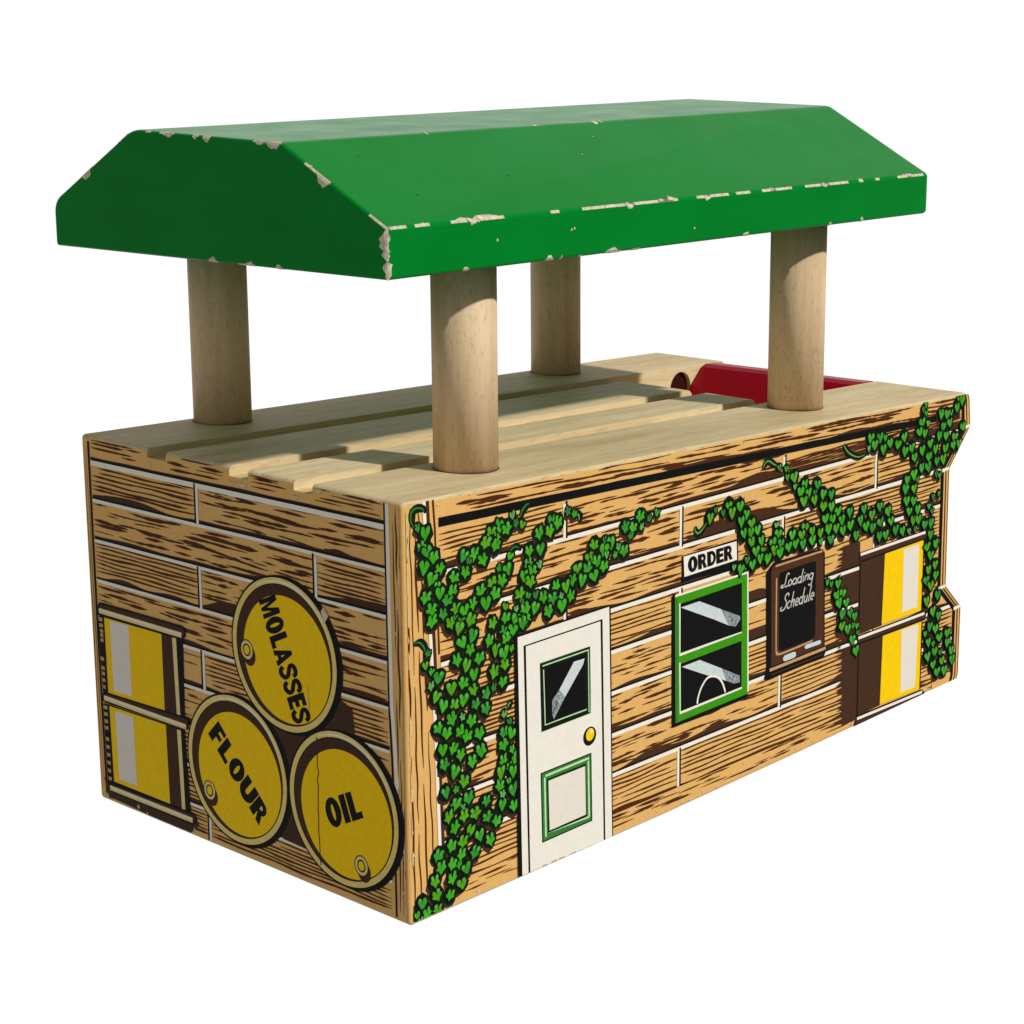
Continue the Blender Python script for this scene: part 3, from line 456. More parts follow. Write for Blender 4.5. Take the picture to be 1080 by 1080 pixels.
# small worn specks near the edges
for k in range(38):
    x = rnd.uniform(.02, 2.3); z = rnd.choice((rnd.uniform(.008, .02) + .018 * max(0, x - 1), rnd.uniform(.012, .05), top(x) - rnd.uniform(.008, .02)))
    z = max(z, .008 + .0207 * max(0, x - .8)); w_ = rnd.uniform(.002, .006)
    F.add([(x + w_ * rnd.uniform(.6, 1.6) * math.cos(t), z + w_ * rnd.uniform(.4, .9) * math.sin(t)) for t in (0, 1.1, 2.2, 3.4, 4.7)], 'deck', 4.2)
for k in range(14):
    y = rnd.choice((rnd.uniform(.01, .03), rnd.uniform(.03, 1.17))); z = rnd.uniform(.008, .02) if y > .03 else rnd.uniform(.02, .96); w_ = rnd.uniform(.002, .006)
    Lp.add([(y + w_ * rnd.uniform(.5, 1.2) * math.cos(t), z + w_ * rnd.uniform(.5, 1.6) * math.sin(t)) for t in (0, 1.1, 2.2, 3.4, 4.7)], 'deck', 4.2)
for k in range(26):   # rubbed patches along the near vertical corner
    z = rnd.uniform(.03, .96); h = rnd.uniform(.008, .04); w_ = rnd.uniform(.002, .007)
    F.add([(.010, z - h), (.011 + w_, z - h * .3), (.011 + w_ * .6, z + h * .4), (.010, z + h)], 'deck', 4.1)
    z = rnd.uniform(.03, .96)
    Lp.add([(.009, z - h), (.010 + w_, z - h * .3), (.010 + w_ * .6, z + h * .4), (.009, z + h)], 'deck', 4.1)

# keep the print off the grooves: nothing above the groove floor there
GR = ((.297, .362), (.528, .598), (.845, .921))
def join_into(body, prints):
    """append printed polygons to the block's own mesh"""
    bm = bmesh.new(); bm.from_mesh(body.data)
    names = ['deck', 'tan']
    for pr in prints:
        for q, mat, off in pr.polys:
            if mat not in names: names.append(mat)
            if pr.face == 'left':
                cy = sum(p[0] for p in q) / len(q); cz = sum(p[1] for p in q) / len(q)
                if cz > .968 and any(a - .004 < p[0] < b + .004 for p in q for a, b in GR): continue
            emit(bm, q, pr.face, off, names.index(mat))
    for n in names[len(body.data.materials):]: body.data.materials.append(M[n])
    bm.normal_update(); bm.to_mesh(body.data); bm.free()
join_into(body, (F, Lp))

# ------------------------------------------------------------------ roof and posts
R0, R1 = -.029, 2.100
ry0, ry1, ins = -.002, 1.224, .341
rz0, rz1, rz2 = 1.494, 1.606, 1.785
def rt(x, y):      # hand made: the roof is not perfectly level
    return -.0044 * x - .004 * y
rp = [(ry0, rz0), (ry0, rz1), (ry0 + ins, rz2), (ry1 - ins, rz2), (ry1, rz1), (ry1, rz0)]
bm = bmesh.new()
up0, up1 = (0, 0, -.008, .008, 0, 0), (0, 0, .006, .020, .01, 0)
a = [bm.verts.new((R0 * S, y * S, (z + u + rt(R0, y)) * S)) for (y, z), u in zip(rp, up0)]
b = [bm.verts.new((R1 * S, y * S, (z + u + rt(R1, y)) * S)) for (y, z), u in zip(rp, up1)]
bm.faces.new(a); bm.faces.new(b[::-1])
for i in range(6): bm.faces.new((a[i], b[i], b[(i+1) % 6], a[(i+1) % 6]))
bmesh.ops.recalc_face_normals(bm, faces=bm.faces[:])
RB = .0075
far = [e for e in bm.edges if all(v.co.x > (R1 - .01) * S for v in e.verts) or all(v.co.y > (ry1 - ins - .01) * S for v in e.verts)]
far = [e for e in far if not all(v.co.x < (R0 + .01) * S for v in e.verts) and not all(v.co.z < (rz0 + .02) * S and v.co.y > .5 * S for v in e.verts)]
bmesh.ops.bevel(bm, geom=far, offset=.026 * S, segments=4, profile=.5, affect='EDGES')
bmesh.ops.bevel(bm, geom=[e for e in bm.edges if e.calc_face_angle(0) > math.radians(24)], offset=RB * S, segments=3, profile=.5, affect='EDGES')
for f in bm.faces: f.material_index = 0; f.smooth = False
# worn edges: strips that follow the rounded edge, ragged on both sides
def V3(x, y, z): return Vector((x, y, z + rt(x, y))) * S
def chip(P, Q, nA, nB, dA, dB, t0, t1, wA, wB, seed):
    """bare patch on the edge P-Q between t0 and t1; dA, dB run from the edge into the two faces with normals nA, nB"""
    r = random.Random(seed)
    Lq = (Q - P).length; n = max(3, int(Lq * (t1 - t0) / (.0045 * S)))
    prev = None; off = .0012 * S; ra_ = rb2 = 1.0
    for i in range(n + 1):
        t = t0 + (t1 - t0) * i / n
        env = min(1, 3.2 * i / n + .15, 3.2 * (n - i) / n + .15)
        c = P.lerp(Q, t)
        ra_ = min(1.25, max(.35, ra_ + r.uniform(-.38, .38))); rb2 = min(1.25, max(.35, rb2 + r.uniform(-.38, .38)))
        a_ = max(RB * .35, wA * env * ra_) * S; b_ = max(RB * .35, wB * env * rb2) * S
        rb = RB * S
        mid = (nA + nB).normalized()
        row = [c + dA * max(a_, rb) + nA * off * .3, c + dA * rb * .95 + nA * off,
               c + (dA + dB) * rb * .30 + mid * off * .4, c + dB * rb * .95 + nB * off, c + dB * max(b_, rb) + nB * off * .3]
        if a_ < rb: row[0] = row[1] = c + dA * rb * .6 + (dA + dB) * rb * .05 + mid * off * .6
        if b_ < rb: row[3] = row[4] = c + dB * rb * .6 + (dA + dB) * rb * .05 + mid * off * .6
        vs = [bm.verts.new(v) for v in row]
        if prev:
            for k in range(4):
                if (prev[k].co - prev[k+1].co).length < 1e-9 and (vs[k].co - vs[k+1].co).length < 1e-9: continue
                f = bm.faces.new((prev[k], prev[k+1], vs[k+1], vs[k])); f.material_index = 1
                f.normal_update()
                if f.normal.dot(mid) < 0: f.normal_flip()
        prev = vs
e0, e1 = V3(R0, ry0, rz1), V3(R1, ry0, rz1)
nF = Vector((0, -1, 0)); sl = Vector((0, ins, rz2 - rz1)).normalized(); nS = Vector((0, -sl.z, sl.y))
def tx(x): return (x - R0) / (R1 - R0)
eave = [(-.02, .03, .012, .012), (.055, .10, .014, .008), (.165, .335, .026, .013), (.215, .26, .020, .026), (.49, .52, .012, .010), (.60, .94, .011, .009), (.755, .79, .020, .020), (.88, .955, .034, .012),
        (1.03, 1.16, .012, .010), (1.06, 1.085, .022, .022), (1.19, 1.25, .010, .010), (1.30, 1.43, .016, .010), (1.335, 1.36, .022, .016), (1.49, 1.69, .013, .010), (1.56, 1.60, .020, .014),
        (1.74, 1.76, .014, .01), (1.82, 1.84, .015, .01), (1.93, 2.062, .018, .011), (1.98, 2.0, .024, .016)]
for k, (x0, x1, wa, wb) in enumerate(eave): chip(e0, e1, nS, nF, sl, Vector((0, 0, -1)), tx(x0), tx(x1), wa * .46, wb * .46, k)
# near vertical corner
nL = Vector((-1, 0, 0))
chip(V3(R0, ry0, rz1), V3(R0, ry0, rz0), nL, nF, Vector((0, 1, 0)), Vector((1, 0, 0)), -.02, .70, .020, .007, 41)
chip(V3(R0, ry0, rz1), V3(R0, ry0, rz0), nL, nF, Vector((0, 1, 0)), Vector((1, 0, 0)), .62, 1.0, .012, .032, 42)
# left gable edges
gp = [(ry0, rz1), (ry0 + ins, rz2 - .008), (ry1 - ins, rz2 + .008), (ry1, rz1)]
def gable(i, t0, t1, wA, wB, seed):
    P, Q = V3(R0, *gp[i]), V3(R0, *gp[i + 1]); d = (Q - P).normalized()
    inn = nL.cross(d); inn = inn if inn.z < 0 else -inn
    chip(P, Q, nL, -inn, inn, Vector((1, 0, 0)), t0, t1, wA * .55, wB * .7, seed)
for i, t0, t1, wa, wb, sd in ((0, 0, .16, .010, .008, 51), (0, .52, .66, .032, .012, 52), (0, .66, .76, .010, .009, 58), (1, -.01, .10, .024, .02, 53), (1, .09, .17, .014, .01, 59), (1, .45, .50, .022, .01, 54), (1, .53, .57, .030, .01, 55),
                             (1, .70, .80, .018, .01, 56), (1, .86, .9, .012, .01, 60), (2, .50, .64, .026, .01, 57), (2, .05, .18, .012, .01, 61)): gable(i, t0, t1, wa, wb, sd)
# ridge edge and lower edges
r0, r1 = V3(R0, ry0 + ins, rz2 - .008), V3(R1, ry0 + ins, rz2 + .006)
for k, (x0, x1) in enumerate(((.80, .815), (1.02, 1.04), (1.05, 1.058), (.42, .426))):
    chip(r0, r1, Vector((0, 0, 1)), nS, Vector((0, 1, 0)), -sl, tx(x0), tx(x1), .012, .012, 70 + k)
b0, b1 = V3(R0, ry0, rz0), V3(R1, ry0, rz0)
for k, (x0, x1) in enumerate(((.20, .22), (.47, .50), (.52, .53), (.585, .60), (.68, .74), (.78, .81), (1.22, 1.25), (1.60, 1.615), (1.75, 1.765))):
    chip(b0, b1, nF, Vector((0, 0, -1)), Vector((0, 0, 1)), Vector((0, 1, 0)), tx(x0), tx(x1), .010, .01, 80 + k)
g0, g1 = V3(R0, ry0, rz0), V3(R0, ry1, rz0)
for k, (t0, t1) in enumerate(((.36, .41), (.47, .5), (.28, .30))):
    chip(g0, g1, nL, Vector((0, 0, -1)), Vector((0, 0, 1)), Vector((1, 0, 0)), t0, t1, .011, .01, 95 + k)
# small nicks in the paint
for x, t in ((.50, .42), (.83, .60), (.13, .75), (.16, .30), (1.3, .5), (.95, .8)):
    c = e0.lerp(e1, tx(x)) + sl * (ins / sl.y * t * S) + nS * .0008 * S
    w = .0035 * S
    f = bm.faces.new([bm.verts.new(c + Vector((w * math.cos(q), 0, 0)) + sl * w * .6 * math.sin(q)) for q in (0, 1.1, 2.3, 3.6, 5)]); f.material_index = 1 if x in (.83, .95) else 2
for x, z in ((.31, 1.555), (.56, 1.56), (.57, 1.562), (1.02, 1.53)):
    f = bm.faces.new([bm.verts.new(Vector((x, ry0 - .0008, z + rt(x, 0))) * S + Vector((math.cos(q), 0, math.sin(q))) * .0035 * S) for q in (0, 1.3, 2.2, 3.9, 5.2)]); f.material_index = 1
link('roof', to_mesh('roof', bm, [M['green'], M['bare'], M['black']]), root)
PX = [.400, 1.742]; PY = [.195, 1.116]
for x in PX:
    for y in PY:
        z0, z1 = top(x) - .005, rz0 + rt(x, y) + .01
        b = bmesh.new()
        bmesh.ops.create_cone(b, cap_ends=True, segments=64, radius1=.0785 * S, radius2=.0785 * S, depth=(z1 - z0) * S)
        for f in b.faces: f.smooth = len(f.verts) == 4
        bmesh.ops.rotate(b, verts=b.verts[:], cent=(0, 0, 0), matrix=Matrix.Rotation(x * 3 + y * 5, 3, 'Z'))
        bmesh.ops.translate(b, verts=b.verts[:], vec=(x * S, y * S, (z0 + z1) / 2 * S))
        # dark seam where the dowel enters its hole
        for k in range(64):
            a0, a1 = k / 64 * 2 * math.pi, (k + 1) / 64 * 2 * math.pi
            ra, rb_ = .078, .0815 + .0012 * math.sin(3 * a0 + x)
            q = [(x + r * math.cos(t), y + r * math.sin(t)) for r, t in ((ra, a0), (rb_, a0), (rb_, a1), (ra, a1))]
            f = b.faces.new([b.verts.new((u * S, v * S, (top(u) + .0012) * S)) for u, v in q]); f.material_index = 1
        link('roof_post', to_mesh('roof_post', b, [M['dowel'], M['brown']]), root)
# red ramp in the recess at the far end
rprof = [(2.03, .725), (2.215, .905), (2.232, .922), (2.252, .930), (2.30, .928), (2.325, .915), (2.33, .725)]
bm = bmesh.new(); rings = []
for i in range(9):
    s = i / 8; y = .322 + (.915 - .322) * s
    rings.append([bm.verts.new(((x + .03 * (1 - s)) * S, y * S, (z + .003) * S)) for x, z in rprof])
for i in range(8):
    for k in range(len(rprof)):
        k2 = (k + 1) % len(rprof)
        bm.faces.new((rings[i][k], rings[i][k2], rings[i+1][k2], rings[i+1][k]))
bm.faces.new(rings[0]); bm.faces.new(rings[-1][::-1])
bmesh.ops.recalc_face_normals(bm, faces=bm.faces[:])
me = to_mesh('red_ramp', bm, [M['red']])
ramp = link('red_ramp', me, root)
b = bmesh.new()  # plug added to darken the hole, its shade put into the colour
bmesh.ops.create_cone(b, cap_ends=True, segments=40, radius1=.0515 * S, radius2=.0515 * S, depth=.10 * S,
                      matrix=Matrix.Translation((2.128 * S, .985 * S, .868 * S)) @ Euler((math.pi / 2, 0, 0)).to_matrix().to_4x4())
link('hole_shade', to_mesh('hole_shade', b, [M['hole_shade']]), ramp)

# ------------------------------------------------------------------ lettering
def arc(cx, cy, rx, ry, a0, a1, n=16): return [(cx + rx * math.cos(math.radians(a0 + (a1 - a0) * i / n)), cy + ry * math.sin(math.radians(a0 + (a1 - a0) * i / n))) for i in range(n + 1)]
W = .34
def bar(x0, y0, x1, y1): return [(x0, y0), (x1, y0), (x1, y1), (x0, y1)]
def ring(cx, cy, rx, ry, wx, wy, n=40):
    return [arc(cx, cy, rx, ry, 0, 180, n // 2) + arc(cx, cy, rx - wx, ry - wy, 180, 0, n // 2), arc(cx, cy, rx, ry, 180, 360, n // 2) + arc(cx, cy, rx - wx, ry - wy, 360, 180, n // 2)]
def glyph(c):
    """bold block letters: list of polygons and the advance width, cap height 1"""
    if c == 'I': return [bar(0, 0, W, 1)], W
    if c == 'L': return [bar(0, 0, W, 1), bar(W, 0, .66, .24)], .66
    if c == 'E': return [bar(0, 0, W, 1), bar(W, 0, .68, .23), bar(W, .385, .64, .615), bar(W, .77, .68, 1)], .68
    if c == 'F': return [bar(0, 0, W, 1), bar(W, .37, .62, .60), bar(W, .77, .66, 1)], .66
    if c == 'O': return ring(.43, .5, .43, .53, W, .24), .86
    if c == 'D': return [bar(0, 0, W, 1), stroke([(W, .885)] + [(.36, .885)] + arc(.36, .5, .31, .385, 80, -80, 14) + [(.36, .115), (W, .115)], .23)], .78
    if c == 'R': return [bar(0, 0, W, 1), stroke([(W, .885), (.42, .885)] + arc(.42, .68, .18, .205, 80, -80, 12) + [(.42, .475), (W, .475)], .22), [(.34, .42), (.62, .42), (.80, 0), (.50, 0)]], .80
    if c == 'U': return [stroke([(.135, 1), (.135, .42)] + arc(.405, .40, .27, .28, 180, 360, 16) + [(.675, .42), (.675, 1)], W)], .81
    if c == 'A': return [[(0, 0), (.29, 0), (.50, .80), (.34, 1)], [(.34, 1), (.55, 1), (.88, 0), (.59, 0), (.44, .62)], bar(.26, .16, .64, .36)], .88
    if c == 'M': return [bar(0, 0, .25, 1), bar(.75, 0, 1.0, 1), [(.25, 1), (.25, .58), (.42, 0), (.58, 0), (.75, .58), (.75, 1), (.70, 1), (.5, .36), (.30, 1)]], 1.0
    if c == 'S': return [stroke(smooth_line([(.70, .70), (.62, .86), (.40, .905), (.17, .83), (.15, .66), (.36, .54), (.58, .42), (.60, .24), (.40, .10), (.17, .12), (.06, .29)], 5), .235)], .76
def word(pr, txt, o, e, t, mat, layer, gap=.09):
    """o: start of the baseline, e: its end, t: top of the first letter"""
    gl = [glyph(c) for c in txt]; tot = sum(g[1] for g in gl) + gap * (len(gl) - 1)
    ux = ((e[0] - o[0]) / tot, (e[1] - o[1]) / tot); uy = (t[0] - o[0], t[1] - o[1]); x = 0
    for ps, adv in gl:
        for p in ps: pr.add([(o[0] + (x + a) * ux[0] + b * uy[0], o[1] + (x + a) * ux[1] + b * uy[1]) for a, b in p], mat, layer)
        x += adv + gap
SC = {'L': ([[(.62, .88), (.52, 1.0), (.40, .96), (.36, .75), (.36, .4), (.30, .12), (.12, 0), (-.02, .08), (.06, .2), (.28, .1), (.5, .0), (.66, .06)]], .66),
      'o': ([arc(.2, .22, .17, .22, 60, 420, 14)], .44), 'c': ([arc(.22, .22, .18, .22, 50, 310, 12)], .42),
      'a': ([arc(.2, .22, .18, .22, 40, 400, 14), [(.39, .44), (.38, .06), (.46, 0)]], .50),
      'd': ([arc(.2, .22, .18, .22, 40, 400, 14), [(.41, 1.0), (.38, .06), (.48, 0)]], .52),
      'i': ([[(.08, .44), (.07, .05), (.15, 0)], [(.10, .62), (.12, .68)]], .22),
      'n': ([[(.05, .44), (.05, 0)], [(.05, .26), (.18, .43), (.32, .40), (.33, 0)]], .44),
      'g': ([arc(.2, .22, .18, .22, 40, 400, 14), [(.39, .44), (.38, -.3), (.25, -.48), (.08, -.34)]], .48),
      'S': ([[(.62, .80), (.56, .98), (.36, .98), (.24, .80), (.34, .62), (.50, .42), (.46, .14), (.22, 0), (.0, .02), (-.06, .16), (.06, .22)]], .60),
      'h': ([[(.10, 1.0), (.05, 0)], [(.05, .24), (.18, .43), (.32, .40), (.33, .04), (.40, 0)]], .46),
      'e': ([[(.06, .20), (.36, .24)] + arc(.21, .22, .17, .22, 10, 310, 12)], .42),
      'u': ([[(.06, .44), (.06, .12), (.18, 0), (.32, .10), (.36, .44)], [(.36, .44), (.36, .05), (.44, 0)]], .50),
      'l': ([[(.12, 1.0), (.07, .10), (.16, 0)]], .22)}
def script(pr, txt, fr_, mat, layer, w):
    o, e, t = fr_; tot = sum(SC[c][1] for c in txt); x = 0
    ux = ((e[0] - o[0]) / tot, (e[1] - o[1]) / tot); uy = (t[0] - o[0], t[1] - o[1])
    for c in txt:
        for p in SC[c][0]:
            q = [(o[0] + (x + a + .10 * b) * ux[0] + b * uy[0], o[1] + (x + a + .10 * b) * ux[1] + b * uy[1]) for a, b in p]
            pr.line(smooth_line(q, 3), w, mat, layer)
        x += SC[c][1]
def cen(q): return (sum(p[0] for p in q) / len(q), sum(p[1] for p in q) / len(q))
def disc(cx, cz, rx, rz=None, n=40, ph=0): return [(cx + rx * math.cos(2 * math.pi * i / n + ph), cz + (rz or rx) * math.sin(2 * math.pi * i / n + ph)) for i in range(n)]

# ------------------------------------------------------------------ door
d = ART['door']
P = Print('front', 4.5); P.add(d['shadow'], 'black', 5); P.line(d['outer'] + d['outer'][:1], .005, 'black', 5.2); P.add(d['outer'], 'door', 5.4)
for l in d['line']: P.line(l, .0062, 'black', 5.8)
for a, b_ in d['chips']:
    a = (a[0], a[1] + .009); b_ = (b_[0], b_[1] + .009)
    n = 7; q = [(a[0] + (b_[0] - a[0]) * i / n, a[1] + (b_[1] - a[1]) * i / n) for i in range(n + 1)]
    zb = .0035
    P.add([(q[0][0], .002)] + [(x, z if i % 2 else z - .003) for i, (x, z) in enumerate(q)] + [(q[-1][0], .002)], 'deck', 6)
    P.line([(x, z if i % 2 else z - .003) for i, (x, z) in enumerate(q)], .0028, 'beige', 6.2)
door = P.build('door', root, 'white printed door with a small window')
P = Print('front', 4.5); P.add(d['win_outer'], 'frame3', 6); P.line(d['win_outer'] + d['win_outer'][:1], .0025, 'leafdark', 6.3)
for l in d['win_hl']: P.line(l, .0034, 'mint', 6.6)
P.add(d['win_inner'], 'black', 7); P.add(d['glare'], 'glare', 7.4); P.add(d['glare2'], 'glare2', 7.3)
g = d['glare2']
for k in range(70):
    u, v = rnd.random(), rnd.random()
    x = g[0][0] * (1-u) * v + g[1][0] * u * v + (1 - v) * g[3][0]; z = g[0][1] * (1-u) * v + g[1][1] * u * v + (1 - v) * g[3][1]
    P.add(disc(x, z, .0013, None, 6), 'black' if v < .6 else 'glare', 7.6)
P.build('door_window', door)
P = Print('front', 4.5); P.add(d['pan_outer'], 'leafdark', 6); P.add(d['pan_green'], 'frame2', 6.3)
for l in d['pan_hl']: P.line(l, .006, 'mint', 6.6)
P.add(d['pan_black'], 'leafdark', 7); P.add(d['pan_white'], 'panel', 7.3); P.build('door_panel', door)
P = Print('front', 4.5); kx, kz = d['knob'][0]
P.add(disc(kx, kz, .0245, .0245), 'leafdark', 6); P.add(disc(kx + .0015, kz + .004, .0155, .0165), 'yellow', 6.5); P.add(disc(kx + .006, kz + .011, .005, .006, 12), 'white', 7)
P.build('door_knob', door)

# ------------------------------------------------------------------ order window and sign
w = ART['window']
P = Print('front'); P.add(w['shadow'], 'black', 5); P.line(w['outer'] + w['outer'][:1], .004, 'leafdark', 5.3); P.add(w['outer'], 'frame', 5.6)
for l in w['lo']: P.line(l, .008, 'frame2', 6)
for l in w['hl']: P.line(l, .0055, 'white', 6.3)
win = P.build('window', root, 'green framed printed window with two dark panes')
for k in ('1', '2'):
    P = Print('front'); P.add(w['pane' + k], 'black', 6.6)
    P.add(w['glare' + k], 'glare', 7); P.add(w['glare' + k + 'b'], 'glare2', 7)
    g = w['glare' + k + 'b']
    for q in range(80):
        a_ = [rnd.random() for _ in g]; t = sum(a_)
        P.add(disc(sum(p[0] * c for p, c in zip(g, a_)) / t, sum(p[1] * c for p, c in zip(g, a_)) / t, rnd.uniform(.0008, .0018), None, 5), rnd.choice(('glare', 'black', 'glare2')), 7.4)
    if k == '2': P.line(smooth_line(w['arch'][0], 4), .0062, 'white', 7.8)
    P.build('window_pane', win)
s_ = ART['sign']
P = Print('front'); P.add(s_['shadow'], 'black', 5); P.add(s_['border'], 'black', 5.3); P.add(s_['white'], 'white', 6); sign = P.build('order_sign', root)
P = Print('front'); word(P, 'ORDER', s_['o'][0], s_['e'][0], s_['t'][0], 'black', 7, .03); P.build('lettering', sign)

# ------------------------------------------------------------------ chalkboard
c = ART['chalk']
P = Print('front'); P.add(c['dark'], 'black', 5); P.add(c['frame'], 'chocolate', 5.5); P.add(c['board'], 'black', 6)
for l in c['tan']: P.line(smooth_line(l, 4), .0055, 'beige', 6.2)
for l in c['ledge']: P.line(l, .009, 'beige', 6.2)
for l in c['ledge2']: P.line(l, .0035, 'chocolate', 6.2)
cb = P.build('chalkboard', root, 'brown framed chalkboard reading Loading Schedule')
for k in ('chalk1', 'chalk2'):
    P = Print('front'); P.line(c[k] + c[k][:1], .004, 'black', 6.4); P.add(c[k], 'glare', 6.8); P.build('chalk', cb)
P = Print('front'); script(P, 'Loading', c['l1'], 'chalk', 7, .0043); script(P, 'Schedule', c['l2'], 'chalk', 7, .0043); P.build('lettering', cb)

# ------------------------------------------------------------------ printed drums, barrel lids
for i, q in enumerate(ART['drums']):
    P = Print('front'); P.add(q['brown'], 'brown', 5.2); P.add(q['yellow'], 'yellow', 5.4)
    a_, b_ = q['yellow'][0], q['yellow'][3]     # soft stipple between brown and yellow
    for k in range(46):
        t = (k + .5) / 46; x = a_[0] + (b_[0] - a_[0]) * t; z = a_[1] + (b_[1] - a_[1]) * t
        P.add(disc(x, z, .0045, .004, 6, k), 'brown', 5.8)
    for l in q['edge']: P.line(l, .006, 'black', 5.8)
    P.line([q['brown'][0], q['brown'][3]], .005, 'black', 5.8)
    P.add(q['rimdark'], 'brown', 6.2); P.line(q['rimdark'] + q['rimdark'][:1], .004, 'black', 6.4)
    P.line(q['rim'][0], .0085, 'white', 6.6)
    if 'rim2' in q: P.add(q['rimdark2'], 'brown', 6.2); P.line(q['rimdark2'] + q['rimdark2'][:1], .004, 'black', 6.4); P.line(q['rim2'][0], .0085, 'white', 6.6)
    o = P.build('drum', root)
    P = Print('front'); P.add(q['white'], 'panel', 6); P.build('white_stripe', o)
for i, q in enumerate(ART['ldrums']):
    P = Print('left'); P.add(q['dark'], 'black', 5); P.add(q['yellow'], 'yellow', 5.4); P.add(q['brown'], 'brown', 5.4); P.add(q['thin'], 'cream', 5.4)
    P.add(q['rimdark'], 'brown', 6.2); P.line(q['rimdark'] + q['rimdark'][:1], .005, 'black', 6.4); P.line(q['rim'][0], .014, 'cream', 6.6); P.line([(y, z + .002) for y, z in q['rim'][0]], .004, 'white', 6.8)
    if 'rim2' in q: P.add(q['rimdark2'], 'brown', 6.2); P.line(q['rimdark2'] + q['rimdark2'][:1], .005, 'black', 6.4); P.line(q['rim2'][0], .014, 'cream', 6.6); P.line([(y, z + .002) for y, z in q['rim2'][0]], .004, 'white', 6.8)
    for a in ART['lticks'][i * 10:(i + 1) * 10]: P.line(a, .010, 'beige', 5.9)
    o = P.build('drum', root)
    P = Print('left'); P.add(q['white'], 'panel', 6); P.build('white_stripe', o)
for k, q in enumerate(ART['barrels']):
    cy, cz, r = q['c']; h = 5 + (2 if k == 0 else 0) * 0
    P = Print('left')
    P.add(disc(cy - .014, cz + .001, r + .007, None, 64), 'black', 4.4)
    P.add(disc(cy, cz, r + .005, None, 64), 'black', 5); P.add(disc(cy, cz, r, None, 64), 'rim', 5.3)
    P.add(disc(cy, cz, r - .0145, None, 64), 'black', 5.6); P.add(disc(cy, cz, r - .0168, None, 64), 'brown', 5.8)
    P.add(disc(cy - .010, cz - .010, r - .0315, None, 64), 'yellow', 6)
    # light along the rim
    P.line(arc(cy, cz, r - .009, r - .009, 60, 160, 30), .005, 'white', 5.5, True)
    if q['word'] == 'OIL':
        f = wob(5); pts = [(cy + .086 + .003 * f(t * .11), cz + r - .03 - t * .018) for t in range(19)]
        P.line(pts, .0035, 'brown', 6.5)
    if q['word'] == 'MOLASSES':
        P.line([(cy - .086, cz - .06), (cy - .089, cz - .10), (cy - .087, cz - .14)], .003, 'beige', 6.5)
        P.add([(cy - .152, cz + .11), (cy - .140, cz + .135), (cy - .150, cz + .15), (cy - .166, cz + .128)], 'bare', 6.5)
    o = P.build('barrel_lid', root, 'round yellow barrel lid reading ' + q['word'])
    P = Print('left'); by, bz = q['bung'][0]
    P.add(disc(by - .009, bz - .013, .023, .026), 'brown', 6.4); P.add(disc(by, bz, .023, .025), 'cream', 6.7); P.line(disc(by, bz, .023, .025) + disc(by, bz, .023, .025)[:1], .003, 'brown', 6.9)
    P.add(disc(by, bz, .0145, .016), 'black', 7); P.add(disc(by, bz, .0105, .012), 'yellow', 7.3); P.build('bung', o)
    P = Print('left'); word(P, q['word'], q['o'][0], q['e'][0], q['t'][0], 'black', 6.6, .07 if k else .05); P.build('lettering', o)

# ------------------------------------------------------------------ ivy
ivy = {0: Print('front'), 1: Print('front'), 2: Print('front')}
heart = [(0, .24), (.10, .40), (.24, .50), (.40, .45), (.50, .24), (.44, .02), (.24, -.26), (0, -.55)]
lobed = [(0, .16), (.14, .46), (.30, .50), (.40, .34), (.34, .10), (.52, -.02), (.44, -.16), (.20, -.26), (0, -.55)]
def sym(h): return h + [(-x, z) for x, z in h[-2:0:-1]]
def put(sh, x, z, w, h, a, k=1.0, dx=0, dz=0):
    ca, sa = math.cos(a), math.sin(a)
    return [(x + dx + (p * w * ca - q * h * sa) * k, z + dz + (p * w * sa + q * h * ca) * k) for p, q in sh]
xmax = lambda z: 2.345 if z > .80 else (2.262 + (z - .71) * .9 if z > .71 else (2.255 if z > .34 else 2.34))
LV = sorted(ART['leaves'], key=lambda l: -l[1])
